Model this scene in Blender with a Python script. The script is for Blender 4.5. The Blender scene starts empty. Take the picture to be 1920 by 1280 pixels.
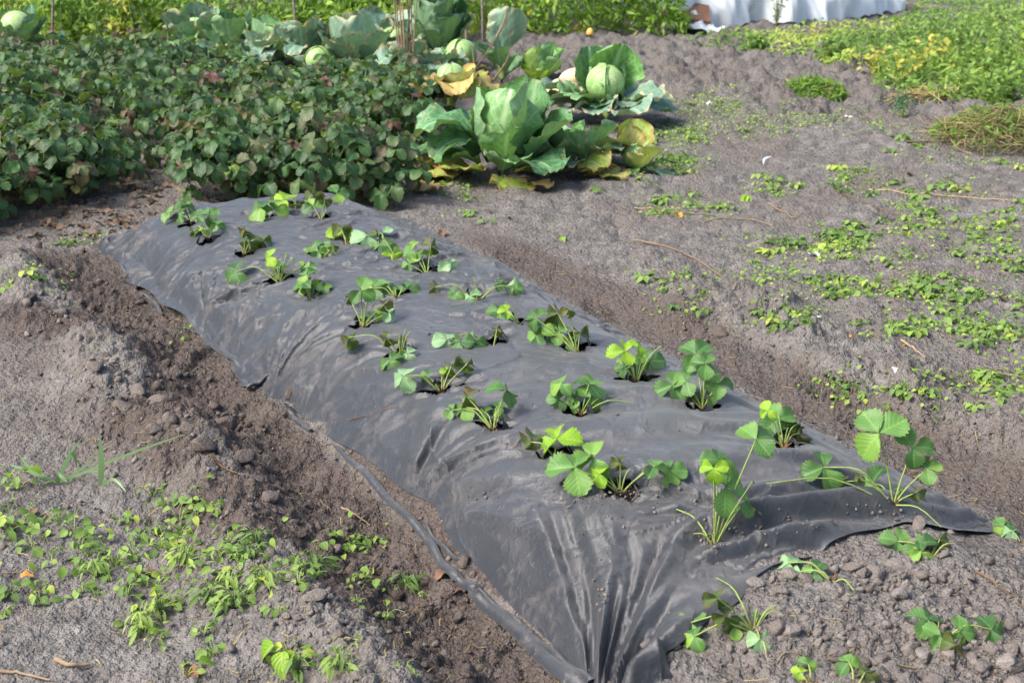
import bpy, math, random
import numpy as np
from mathutils import Matrix, Vector

# ---------------------------------------------------------------- camera, sky, sun, exposure
random.seed(7); RNG = np.random.default_rng(11)
SC = bpy.context.scene
COL = SC.collection
F, CAMH, PITCH = 2667.0, 1.6, math.radians(18.5)
cam = bpy.data.cameras.new('camera'); camo = bpy.data.objects.new('camera', cam); COL.objects.link(camo)
camo.location = (0, 0, CAMH); camo.rotation_euler = (math.pi/2 - PITCH, 0, 0)
cam.sensor_width = 36; cam.lens = 50; cam.clip_start = 0.05; cam.clip_end = 2000
cam.dof.use_dof = True; cam.dof.focus_distance = 4.1; cam.dof.aperture_fstop = 7.1
SC.camera = camo
SUN_EL, SUN_AZ = math.radians(47), math.radians(-112)      # azimuth from +Y towards +X
w = bpy.data.worlds.new('World'); SC.world = w; w.use_nodes = True
nt = w.node_tree; nt.nodes.clear()
sky = nt.nodes.new('ShaderNodeTexSky'); sky.sky_type = 'NISHITA'; sky.sun_disc = False
sky.sun_elevation = SUN_EL; sky.sun_rotation = SUN_AZ; sky.dust_density = 3.0; sky.air_density = 1.0; sky.ozone_density = 1.0
bg = nt.nodes.new('ShaderNodeBackground'); bg.inputs['Strength'].default_value = 0.12
wo = nt.nodes.new('ShaderNodeOutputWorld')
nt.links.new(sky.outputs[0], bg.inputs[0]); nt.links.new(bg.outputs[0], wo.inputs[0])
sl = bpy.data.lights.new('sun', 'SUN'); sl.energy = 2.7; sl.angle = math.radians(26); sl.color = (1.0, 0.95, 0.88)
so = bpy.data.objects.new('sun', sl); COL.objects.link(so)
tosun = Vector((math.sin(SUN_AZ)*math.cos(SUN_EL), math.cos(SUN_AZ)*math.cos(SUN_EL), math.sin(SUN_EL)))
so.rotation_euler = tosun.to_track_quat('Z', 'Y').to_euler(); so.location = (-6, -2, 9)
vs = SC.view_settings; vs.view_transform = 'Standard'; vs.look = 'None'; vs.exposure = 1.4; vs.gamma = 1.0
vs.use_curve_mapping = False
SC.cycles.max_bounces = 6; SC.cycles.diffuse_bounces = 3; SC.cycles.glossy_bounces = 2; SC.cycles.transmission_bounces = 3

# ---------------------------------------------------------------- helpers: rays, noise
def at(px, py, z=0.0):
    px = np.asarray(px, float); py = np.asarray(py, float)
    ax, az = (px-960)/F, (640-py)/F
    dy = math.cos(PITCH)+az*math.sin(PITCH); dz = -math.sin(PITCH)+az*math.cos(PITCH)
    t = (z-CAMH)/dz
    return ax*t, dy*t
def at_y(px, py, y):
    """point of the view ray at ground distance y"""
    ax, az = (px-960)/F, (640-py)/F
    dy = math.cos(PITCH)+az*math.sin(PITCH); dz = -math.sin(PITCH)+az*math.cos(PITCH)
    t = y/dy
    return Vector((ax*t, y, CAMH+dz*t))
def _h(xi, yi, seed):
    h = (xi*374761393 + yi*668265263 + seed*974126177) & 0xffffffff
    h = ((h ^ (h >> 13))*1274126177) & 0xffffffff
    h = ((h ^ (h >> 15))*2246822519) & 0xffffffff
    return ((h ^ (h >> 16)) & 0xffffff)/float(0xffffff)
def vn(x, y, seed=0):
    xf = np.floor(x); yf = np.floor(y); xi = xf.astype(np.int64); yi = yf.astype(np.int64)
    fx = x-xf; fy = y-yf; fx = fx*fx*fx*(fx*(fx*6-15)+10); fy = fy*fy*fy*(fy*(fy*6-15)+10)
    a = _h(xi, yi, seed); b = _h(xi+1, yi, seed); c = _h(xi, yi+1, seed); d = _h(xi+1, yi+1, seed)
    return ((a*(1-fx)+b*fx)*(1-fy)+(c*(1-fx)+d*fx)*fy)*2-1
def fbm(x, y, f, octv, seed, billow=False, gain=.5):
    o = np.zeros_like(x); a = 1.0; ca, sa = math.cos(.6), math.sin(.6)
    X, Y = x*f, y*f
    for i in range(octv):
        n = vn(X, Y, seed+i*17)
        o += a*((np.abs(n)*2-.7) if billow else n); a *= gain
        X, Y = (X*ca-Y*sa)*2.03+3.1, (X*sa+Y*ca)*2.03-1.7
    return o
def worley(x, y, f, seed):
    X, Y = x*f, y*f; xf = np.floor(X); yf = np.floor(Y); xi = xf.astype(np.int64); yi = yf.astype(np.int64)
    best = np.full(X.shape, 9.0); val = np.zeros(X.shape)
    for i in (-1, 0, 1):
        for j in (-1, 0, 1):
            cx = xf+i+_h(xi+i, yi+j, seed); cy = yf+j+_h(xi+i, yi+j, seed+5)
            d = (X-cx)**2+(Y-cy)**2
            m = d < best; best = np.where(m, d, best); val = np.where(m, _h(xi+i, yi+j, seed+9), val)
    return np.sqrt(best), val
def sm(a, b, x):
    t = np.clip((x-a)/(b-a), 0, 1); return t*t*(3-2*t)
DX, DY = -.4797, .8774            # direction of the planted bed; t grows across it
def st(x, y): return x*DX+y*DY, x*DY-y*DX
def xy(s, t): return s*DX+t*DY, s*DY-t*DX

# ---------------------------------------------------------------- heights of soil and bed
def bed_profile(s, t):
    tl = 1.36+.035*vn(s*2.1, s*0+3, 5)
    a = 1-(1-np.clip((t-tl)/.34, 0, 1))**2.3; b = 1-sm(2.30, 2.66, t)
    e = 1-np.clip((s-5.85)/.52, 0, 1)**2.4
    crown = 1-.22*((t-2.0)/.6)**2
    return a*b*e*crown
PLANT_ST = []     # filled with hole positions before the meshes are made
PRINTS = [(690, 1005, .13, .05, .3), (840, 1175, .14, .055, .2), (410, 675, .14, .05, .4), (300, 560, .13, .05, .2), (545, 800, .12, .05, .5),
          (1550, 740, .15, .06, -.5), (1620, 790, .13, .055, -.4), (1130, 590, .14, .05, -.3), (960, 500, .14, .05, -.2), (760, 1100, .12, .05, .3), (1690, 900, .14, .055, -.4)]
def ground_h(x, y, fine=True):
    x = np.asarray(x, float); y = np.asarray(y, float)
    s, t = st(x, y)
    near = 1-sm(12, 24, np.hypot(x, y))
    z = .025*fbm(x, y, .7, 3, 3)
    # bare-soil end of the bed, then the covered part
    ff = .50+.50*sm(2.15, 2.75, s)
    bedz = .185*bed_profile(s, t)*ff*sm(.2, .9, s)
    inbed = np.clip(bed_profile(s, t)*1.6, 0, 1)*sm(.2, .9, s)
    cover = np.clip(bed_profile(s, t)*3, 0, 1)*sm(2.22, 2.4, s)
    z = z*(1-inbed)+bedz-.02*cover
    # trench and ridge on the left
    k = 1-sm(5.9, 6.6, s)
    wob = .05*vn(s*1.7, s*0, 21)
    z += -.028*np.exp(-((t-1.22-wob*.5)/.13)**2)*k
    rid = (.044+.04*fbm(s, t, 1.9, 2, 31)+.03*np.exp(-((s-3.75)/.35)**2))*np.exp(-((t-.96-wob)/.15)**2)*k
    z += rid
    # hollow, then the bank on the right
    z += -.022*np.exp(-((t-2.78)/.13)**2)*(1-sm(4.2, 5.4, s))*sm(.8, 2.2, s)
    bk = sm(2.80+wob, 3.14+wob, t+.04*fbm(x, y, 3.2, 2, 41))*(1-sm(3.9, 5.2, s))
    z += .062*bk + .05*sm(2.9, 3.4, t)*sm(5., 6., s)*(1-sm(6.2, 6.5, s))*0
    z += .02*bk*np.exp(-((t-3.14)/.14)**2)
    # old strawberry rows stand on low ridges
    row = sm(6.7, 7.2, y)*(1-sm(10.6, 11.4, y))
    z += .06*row*(np.exp(-((x+1.2)/.55)**2)+sm(-2.1, -2.5, x)*1.0)
    # hoed strip far right
    dug = sm(9.6, 10.4, y+.25*x)*sm(-.6, .0, x)
    z0 = z.copy()
    if not fine: return z
    rough = .55+.8*np.exp(-((t-.98)/.22)**2)*k+.5*np.exp(-((t-1.22)/.12)**2)*k+1.2*bk*(1-sm(3.15, 3.4, t))*sm(2.7, 2.85, t)+.5*(1-sm(1.9, 2.25, s))*(t > 1.4)
    rough = rough*(1-.85*cover)
    z += rough*near*(.018*fbm(x, y, 3.0, 2, 51, True)+.009*fbm(x, y, 8.0, 2, 61))
    z += rough*near*(.0065*fbm(x, y, 21., 2, 71, True)+.0060*fbm(x, y, 55., 2, 81))
    z += near*(1-cover)*sm(3.0, 3.4, t)*(.022*fbm(x, y, 2.2, 3, 73)+.012*fbm(x, y, 7., 2, 75, True))
    # clods grown into the surface
    lump = np.clip(rough-.55, 0, 1)*near*(1-cover)
    d1, v1 = worley(x, y, 17., 91); z += (.05+.8*lump)*near*(1-cover)*.019*v1*v1*np.sqrt(np.clip(1-(d1/.62)**2, 0, 1))
    d2, v2 = worley(x, y, 42., 95); z += (.4+lump)*near*(1-cover)*.0075*v2*np.sqrt(np.clip(1-(d2/.6)**2, 0, 1))
    z += dug*near*(.040*fbm(x, y, 3.1, 3, 97, True)+.024*fbm(x, y, 9., 3, 99)+.014*fbm(x, y, 26., 2, 101, True))
    # pits in the right-hand soil
    for (px, py, r, dep) in ((1335, 350, .06, .05), (1690, 315, .08, .05), (1600, 350, .07, .03), (230, 630, .06, .04), (1060, 920, .03, .0), (1840, 820, .08, .04), (940, 560, .05, .02)):
        cx, cy = at(px, py, .05); z -= dep*np.exp(-(((x-cx)/r)**2+((y-cy)/(r*1.1))**2))
    # boot prints with their tread bars
    for (px, py, L, W, a) in PRINTS:
        cx, cy = at(px, py, -.02); dx, dy = x-cx, y-cy
        p = dx*math.cos(a)-dy*math.sin(a); q = dx*math.sin(a)+dy*math.cos(a)   # q along the boot
        m = 1-sm(.75, 1.1, np.sqrt((p/(W*1.35))**2+(q/(L*1.1))**2))
        tread = np.sin((q+.25*p*p/W)*2*math.pi/.034)
        z = z*(1-.85*m)+m*(.85*z0-.012+.012*np.clip(tread*1.6, -1, 1))
    for (ps, pt) in PLANT_ST:
        z -= .022*np.exp(-(((s-ps)/.04)**2+((t-pt)/.05)**2))*(ps > 2.3)
    return z
LUT = {}
def ground_at(x, y):
    """soil height read back from the ground mesh"""
    u, yy, Z = LUT['g']; x = np.asarray(x, float); y = np.asarray(y, float)
    j = np.clip(np.searchsorted(yy, y)-1, 0, len(yy)-2); fj = np.clip((y-yy[j])/(yy[j+1]-yy[j]), 0, 1)
    uu = x/(.44*np.maximum(y, 1.)+.55); i = np.clip(np.searchsorted(u, uu)-1, 0, len(u)-2); fi = np.clip((uu-u[i])/(u[i+1]-u[i]), 0, 1)
    return (Z[j, i]*(1-fi)+Z[j, i+1]*fi)*(1-fj)+(Z[j+1, i]*(1-fi)+Z[j+1, i+1]*fi)*fj
def sheet_at(s, t):
    if 's' not in LUT:
        sg = np.arange(2.2, 6.42, .006); tg = np.arange(1.3, 2.76, .006); LUT['s'] = sheet_h(sg[:, None]+0*tg[None], tg[None]+0*sg[:, None])
    return float(LUT['s'][min(max(int((s-2.2)/.006+.5), 0), LUT['s'].shape[0]-1), min(max(int((t-1.3)/.006+.5), 0), LUT['s'].shape[1]-1)])
def gz(x, y): return float(ground_at(x, y))
def on_ground(px, py):
    px = np.atleast_1d(np.asarray(px, float)); py = np.atleast_1d(np.asarray(py, float))
    z = np.zeros_like(px)
    for _ in range(4):
        x, y = at(px, py, z); z = .4*z+.6*ground_at(x, y)
    x, y = at(px, py, z); return x, y, ground_at(x, y)
def gpt(px, py):
    x, y, z = on_ground(px, py); return Vector((float(x[0]), float(y[0]), float(z[0])))

ANCH = []
for (px, py, k_, R_, A_) in ((745, 965, 13, .34, .024), (1120, 1330, 15, .58, .040), (500, 732, 11, .28, .018), (385, 612, 9, .28, .018), (555, 775, 7, .30, .015), (805, 1010, 6, .2, .008), (1345, 1045, 8, .22, .010), (632, 850, 8, .2, .009), (300, 560, 8, .2, .012), (930, 1150, 8, .2, .008)):
    x_, y_ = at(px, py, 0.02); s_, t_ = st(x_, y_); ANCH.append((float(s_), float(t_), k_, R_, A_))
def sheet_h(s, t):
    x, y = xy(s, t)
    ff = .50+.50*sm(2.15, 2.75, s)
    z = .185*bed_profile(s, t)*ff+.010
    body = np.clip(bed_profile(s, t)*2.5, 0, 1)
    # crumpled facets, stronger towards the far end
    wx = s+.05*fbm(s, t, 3., 2, 201); wt = t+.05*fbm(s, t, 3., 2, 203)
    far = sm(3.0, 4.4, s)
    cre = np.abs(vn(wx*5, wt*8, 205)); cre2 = np.abs(vn(wx*13+2, wt*9, 207)); cre3 = np.abs(vn((wx+wt)*17, (wt-wx)*11, 209))
    mod = .35+.65*sm(-.2, .6, fbm(s, t, 1.6, 2, 213))
    z += (.34+1.15*far)*mod*(.018*(.5-cre)+(.009+.009*far)*(.5-cre2)+(.005+.008*far)*(.5-cre3))
    rdg = (1-np.abs(vn(wx*4.3+7, wt*5.1+wx*2, 241)))**7; rdg2 = (1-np.abs(vn(wx*7.7-wt*4, wt*6.3+3, 243)))**8
    z += (.45+.75*far)*.013*(rdg*sm(-.1, .4, vn(s*2.3, t*2.3, 245))+.8*rdg2*sm(-.1, .4, vn(s*2.9+5, t*2.9, 247)))
    # long soft folds across the near half
    q = s*.86+t*.25+.05*fbm(s, t, 1.8, 2, 211)
    z += (1-far)*.010*np.sin(q*2*math.pi/.21)*(.4+.6*sm(-.3, .5, vn(s*2.5, t*2.5, 215)))*sm(1.6, 1.85, t)
    z += (1-far)*.004*np.sin((q*1.0+.1*t)*2*math.pi/.083)*sm(-.1, .5, vn(s*3.1, t*3.1, 217))
    # folds that run along the front end
    fr = np.exp(-((s-2.36)/.17)**2)*sm(1.65, 1.95, t)
    q2 = s+.10*(t-2.0)+.035*fbm(s, t*.6, 3.5, 2, 219)
    z += fr*.020*np.sin(q2*2*math.pi/.12)
    # pleats fanning out from where the edge is pinned
    for (sa, ta, k, R, A) in ANCH:
        ds, dt = s-sa, t-ta; r = np.hypot(ds, dt)+1e-6; th = np.arctan2(ds, dt)
        th = th+.30*vn(th*1.3+sa*7, r*.8+sa, 231)+.05*vn(th*3+sa*3, r*3, 233)
        v = np.sin(th*k+sa*5)*(.45+.55*vn(th*2.5+sa*11, r*2, 235))+.6*np.sin(th*k*.43+sa*9)+.5*np.sin(th*k*2.3+ta*9)*vn(th*4, r*4+sa, 237)+.35*np.sin(th*k*3.7+ta*19)*vn(th*3+4, r*5+sa, 239)
        z += A*v*np.exp(-(r/R)**1.5)*np.clip(r/.10, 0, 1)
    # left edge lifted into a loose lip
    z += .055*np.exp(-((s-5.05)/.22)**2)*np.exp(-((t-1.42)/.07)**2)
    z += .030*np.exp(-((s-4.65)/.10)**2)*np.exp(-((t-1.44)/.08)**2)
    z += .025*np.exp(-((s-5.7)/.15)**2)*np.exp(-((t-1.48)/.08)**2)
    for (ps, pt) in PLANT_ST:
        r2 = ((s-ps)/.075)**2+((t-pt)/.075)**2
        z -= .016*np.exp(-r2)
        z += .010*np.exp(-(((s-ps)/.05)**2+((t-pt)/.06)**2))*np.sin(np.arctan2(s-ps, t-pt)*5+ps*9)*.6
    return z
def surf_h(x, y):
    s, t = st(x, y)
    if 2.3 < s < 6.2 and 1.45 < t < 2.6: return sheet_at(s, t)
    return gz(x, y)
def spt(px, py, off=0.0):
    z = .1
    for _ in range(6):
        x, y = at(px, py, z); z = .4*z+.6*surf_h(float(x), float(y))
    x, y = at(px, py, z); return Vector((float(x), float(y), surf_h(float(x), float(y))+off))

# ---------------------------------------------------------------- mesh and object helpers
def mk(name, V, Fc, uv=None, tint=None, moist=None, smooth=True, mat=None):
    """V (n,3); Fc (m,3|4) int array or list; uv per vertex (n,2)"""
    me = bpy.data.meshes.new(name)
    V = np.asarray(V, np.float32)
    if isinstance(Fc, np.ndarray):
        k = Fc.shape[1]; me.vertices.add(len(V)); me.vertices.foreach_set('co', V.ravel())
        me.loops.add(Fc.size); me.loops.foreach_set('vertex_index', Fc.astype(np.int32).ravel())
        me.polygons.add(len(Fc)); me.polygons.foreach_set('loop_start', np.arange(0, Fc.size, k, dtype=np.int32))
        me.update(calc_edges=True)
    else:
        me.from_pydata([tuple(map(float, v)) for v in V], [], [tuple(f) for f in Fc])
    if uv is not None:
        li = np.zeros(len(me.loops), np.int32); me.loops.foreach_get('vertex_index', li)
        ul = me.uv_layers.new(name='UVMap'); ul.data.foreach_set('uv', np.asarray(uv, np.float32)[li].ravel())
    for nm, arr in (('tint', tint), ('moist', moist)):
        if arr is not None:
            a = me.attributes.new(nm, 'FLOAT', 'POINT'); a.data.foreach_set('value', np.asarray(arr, np.float32))
    if smooth: me.polygons.foreach_set('use_smooth', np.ones(len(me.polygons), bool))
    if mat: me.materials.append(mat)
    return me
def add(name, me, parent=None, M=None, label=None, cat=None, group=None, kind=None):
    o = bpy.data.objects.new(name, me); COL.objects.link(o)
    if parent is not None: o.parent = parent
    if M is not None: o.matrix_local = M
    return tag(o, label, cat, group, kind)
def tag(o, label=None, cat=None, group=None, kind=None):
    if label: o['label'] = label
    if cat: o['category'] = cat
    if group: o['group'] = group
    if kind: o['kind'] = kind
    return o
def emp(name, loc, label, cat, group=None):
    o = bpy.data.objects.new(name, None); COL.objects.link(o); o.location = loc; o.empty_display_size = .05
    return tag(o, label, cat, group)
def grid_faces(nu, nv):
    i = np.arange(nu-1)[:, None]*nv+np.arange(nv-1)[None, :]
    return np.stack([i, i+1, i+nv+1, i+nv], -1).reshape(-1, 4)
def tube(pts, rad, sides=6, flat=1.0, up=(0, 0, 1)):
    P = np.array([tuple(p) for p in pts], float); n = len(P)
    rad = np.broadcast_to(np.asarray(rad, float), (n,))
    T = np.gradient(P, axis=0); T /= np.linalg.norm(T, axis=1)[:, None]+1e-9
    U = np.cross(T, np.array(up)+np.array([.013, .007, 0])); U /= np.linalg.norm(U, axis=1)[:, None]+1e-9
    W = np.cross(U, T)
    a = np.arange(sides)*2*math.pi/sides
    V = P[:, None]+rad[:, None, None]*(np.cos(a)[None, :, None]*U[:, None]+flat*np.sin(a)[None, :, None]*W[:, None])
    V = V.reshape(-1, 3); Fs = []
    i = np.arange(n-1)[:, None]*sides; j = np.arange(sides)[None]; j2 = (j+1) % sides
    Fs = np.stack([i+j, i+j2, i+sides+j2, i+sides+j], -1).reshape(-1, 4)
    return V, Fs
def smooth_path(pts, n=14):
    P = np.array([tuple(p) for p in pts], float)
    if len(P) < 3: return P[0]+(P[1]-P[0])*np.linspace(0, 1, n)[:, None]
    out = []
    Q = np.vstack([2*P[0]-P[1], P, 2*P[-1]-P[-2]]); m = len(P)-1
    for u in np.linspace(0, m-1e-6, n):
        i = int(u); f = u-i; a, b, c, d = Q[i], Q[i+1], Q[i+2], Q[i+3]
        out.append(.5*((2*b)+(-a+c)*f+(2*a-5*b+4*c-d)*f*f+(-a+3*b-3*c+d)*f**3))
    return np.array(out)
class Acc:
    """collects pieces into one mesh"""
    def __init__(s): s.V = []; s.F = []; s.U = []; s.T = []; s.n = 0
    def put(s, V, Fq, uv=None, tint=0.5):
        V = np.asarray(V, float); s.V.append(V); Fq = np.asarray(Fq)
        s.F.append(Fq+s.n); s.n += len(V)
        s.U.append(np.asarray(uv) if uv is not None else np.tile([.5, .0], (len(V), 1)))
        s.T.append(np.broadcast_to(np.asarray(tint, float), (len(V),)))
    def mesh(s, name, mat):
        return mk(name, np.vstack(s.V), np.vstack(s.F), np.vstack(s.U), np.concatenate(s.T), mat=mat)
def frames(n, h):
    """rotation matrices (k,3,3): columns x=side, y=along h, z=normal n"""
    h = h/np.linalg.norm(h, axis=-1, keepdims=True); x = np.cross(h, n); x /= np.linalg.norm(x, axis=-1, keepdims=True)+1e-9
    z = np.cross(x, h); return np.stack([x, h, z], -1)
def scatter(acc, tpl, P, R, S, tint):
    V, Fq, U = tpl; k = len(P)
    W = np.einsum('kij,vj->kvi', R, V)*np.asarray(S)[:, None, None]+P[:, None]
    Fk = (Fq[None]+np.arange(k)[:, None, None]*len(V)).reshape(-1, Fq.shape[1])
    acc.put(W.reshape(-1, 3), Fk, np.tile(U, (k, 1)), np.repeat(tint, len(V)))

# ---------------------------------------------------------------- materials
class NG:
    def __init__(s, name):
        s.m = bpy.data.materials.new(name); s.m.use_nodes = True; s.t = s.m.node_tree; s.t.nodes.clear()
        s.out = s.t.nodes.new('ShaderNodeOutputMaterial')
    def n(s, typ, ins=None, **kw):
        nd = s.t.nodes.new('ShaderNode'+typ)
        for k, v in kw.items(): setattr(nd, k, v)
        for k, v in (ins or {}).items():
            if hasattr(v, 'is_output'): s.t.links.new(v, nd.inputs[k])
            else: nd.inputs[k].default_value = v
        return nd
    def math(s, op, a, b=0.0, c=None):
        d = {0: a, 1: b}
        if c is not None: d[2] = c
        return s.n('Math', d, operation=op).outputs[0]
    def mr(s, v, a, b, c=0., d=1., smooth=False):
        return s.n('MapRange', {0: v, 1: a, 2: b, 3: c, 4: d}, interpolation_type='SMOOTHSTEP' if smooth else 'LINEAR').outputs[0]
    def mix(s, f, a, b, bt='MIX'):
        nd = s.n('Mix', {}, data_type='RGBA', blend_type=bt)
        for k, v in ((0, f), (6, a), (7, b)):
            if hasattr(v, 'is_output'): s.t.links.new(v, nd.inputs[k])
            else: nd.inputs[k].default_value = (*v, 1) if k else v
        return nd.outputs[2]
    def noise(s, sc, det=4, rough=.55, vec=None, w=None):
        i = {'Scale': sc, 'Detail': det, 'Roughness': rough}
        if vec is not None: i['Vector'] = vec
        return s.n('TexNoise', i).outputs[0]
    def ramp(s, f, stops):
        nd = s.n('ValToRGB', {0: f}); e = nd.color_ramp.elements
        while len(e) < len(stops): e.new(.5)
        for k, (p, c) in enumerate(stops): e[k].position = p; e[k].color = (*c, 1)
        return nd.outputs[0]
    def surf(s, sh): s.t.links.new(sh, s.out.inputs[0]); return s.m
def lin(r, g, b): return tuple(((c/255)/12.92 if c/255 <= .04045 else (((c/255)+.055)/1.055)**2.4) for c in (r, g, b))

def soil_mat():
    g = NG('soil'); pos = g.n('TexCoord').outputs['Object']
    moist = g.n('Attribute', {}, attribute_name='moist').outputs['Fac']
    n1 = g.noise(1.7, 3, .62, pos); n2 = g.noise(11, 5, .7, pos); n3 = g.noise(95, 3, .75, pos); n4 = g.noise(300, 2, .7, pos)
    wrp = g.n('VectorMath', {0: pos, 1: g.n('VectorMath', {0: g.n('TexNoise', {'Vector': pos, 'Scale': 60., 'Detail': 2.}).outputs[1], 1: (.012, .012, .012)}, operation='MULTIPLY').outputs[0]}, operation='ADD').outputs[0]
    v1 = g.n('TexVoronoi', {'Vector': wrp, 'Scale': 58., 'Randomness': 1.}).outputs['Distance']
    v2 = g.n('TexVoronoi', {'Vector': wrp, 'Scale': 150., 'Randomness': 1.}).outputs['Distance']
    vc = g.n('TexVoronoi', {'Vector': wrp, 'Scale': 150.}).outputs['Color']
    dry = g.mix(g.mr(n2, .36, .66), lin(96, 92, 88), lin(138, 133, 128))
    dry = g.mix(g.mr(n1, .42, .68), dry, lin(110, 102, 95))
    wet = g.mix(g.mr(n2, .35, .7), lin(66, 57, 52), lin(100, 88, 80))
    f = g.math('ADD', moist, g.math('MULTIPLY', g.math('SUBTRACT', n2, .5), 1.1))
    col = g.mix(g.mr(f, .25, .8, smooth=True), dry, wet)
    gr = g.n('SeparateXYZ', {0: vc}).outputs[0]
    col = g.mix(g.mr(gr, 0, 1, .0, .35), col, g.mix(.5, col, (.34, .32, .31)))
    col = g.mix(g.mr(n3, .30, .60, .42, 0), col, (0.03, .024, .021))
    hgt = g.math('ADD', g.math('MULTIPLY', n3, .55), g.math('ADD', g.math('MULTIPLY', n4, .16), g.math('MULTIPLY', n2, .9)))
    hgt = g.math('SUBTRACT', hgt, g.math('ADD', g.math('MULTIPLY', v1, .55), g.math('MULTIPLY', v2, .28)))
    b = g.n('Bump', {'Height': hgt, 'Strength': 1.0, 'Distance': .022}).outputs[0]
    p = g.n('BsdfPrincipled', {'Base Color': col, 'Roughness': .97, 'Normal': b, 'Specular IOR Level': .08})
    return g.surf(p.outputs[0])
def clod_mat():
    g = NG('soil_clod'); pos = g.n('TexCoord').outputs['Object']
    tint = g.n('Attribute', {}, attribute_name='tint').outputs['Fac']
    n2 = g.noise(30, 4, .65, pos); n3 = g.noise(180, 3, .7, pos)
    c = g.mix(tint, lin(84, 74, 68), lin(142, 134, 128)); c = g.mix(g.mr(n3, .3, .7), g.mix(.35, c, (.03, .025, .02)), c)
    c = g.mix(g.mr(n2, .5, .75, 0, .3), c, (.30, .27, .25))
    b = g.n('Bump', {'Height': g.math('ADD', n2, g.math('MULTIPLY', n3, .5)), 'Strength': 1.0, 'Distance': .015}).outputs[0]
    return g.surf(g.n('BsdfPrincipled', {'Base Color': c, 'Roughness': .95, 'Normal': b, 'Specular IOR Level': .1}).outputs[0])
def sheet_mat():
    g = NG('mulch_fabric'); pos = g.n('TexCoord').outputs['Object']
    n1 = g.noise(3.0, 4, .6, pos); n2 = g.noise(26, 5, .7, pos); n3 = g.noise(260, 3, .7, pos)
    mp = g.n('Mapping', {'Vector': pos, 'Rotation': (0, 0, .35), 'Scale': (2.2, 5, 3)}).outputs[0]
    n4 = g.noise(2.2, 4, .65, mp)
    base = g.mix(g.mr(n1, .3, .7), (.017, .0185, .022), (.030, .0315, .035))
    dust = g.math('MULTIPLY', g.mr(n4, .50, .76), g.mr(n2, .42, .66))
    col = g.mix(g.math('MULTIPLY', dust, .34), base, lin(150, 138, 130))
    grit = g.math('MULTIPLY', g.mr(n3, .63, .70), g.mr(n1, .42, .62))
    col = g.mix(g.math('MULTIPLY', grit, .55), col, lin(140, 126, 118))
    wv = g.n('TexWave', {'Vector': pos, 'Scale': 420., 'Distortion': 1.0}, wave_type='BANDS', bands_direction='DIAGONAL').outputs['Fac']
    def rid(sc, rot, scl, ds):
        m = g.n('Mapping', {'Vector': pos, 'Rotation': (0, 0, rot), 'Scale': scl}).outputs[0]
        nd = g.n('TexNoise', {'Vector': m, 'Scale': sc, 'Detail': 2.0, 'Roughness': .5, 'Distortion': ds}); nf = nd.outputs[0]
        return g.math('POWER', g.math('SUBTRACT', 1.0, g.math('MULTIPLY', g.math('ABSOLUTE', g.math('SUBTRACT', nf, .5)), 2.)), 9.)
    c1 = g.math('MULTIPLY', rid(7., .9, (1, .28, 1), .1), g.mr(n1, .40, .60)); c2 = rid(15., -.4, (1, .35, 1), .15); c3 = rid(34., .3, (1, .5, 1), .2)
    cr = g.math('ADD', g.math('MULTIPLY', c1, 1.6), g.math('ADD', g.math('MULTIPLY', g.math('MULTIPLY', c2, g.mr(n4, .42, .58)), 1.0), g.math('MULTIPLY', c3, .22)))
    h = g.math('ADD', g.math('MULTIPLY', n3, .32), g.math('ADD', g.math('MULTIPLY', n2, .5), g.math('MULTIPLY', wv, .10)))
    h = g.math('ADD', h, g.math('MULTIPLY', cr, 1.1))
    b = g.n('Bump', {'Height': h, 'Strength': .55, 'Distance': .006}).outputs[0]
    rg = g.math('ADD', .35, g.math('MULTIPLY', dust, .4))
    p = g.n('BsdfPrincipled', {'Base Color': col, 'Roughness': rg, 'Normal': b, 'Specular IOR Level': .55, 'Sheen Weight': .14, 'Sheen Roughness': .4, 'Sheen Tint': (1, 1, 1, 1)})
    return g.surf(p.outputs[0])
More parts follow.
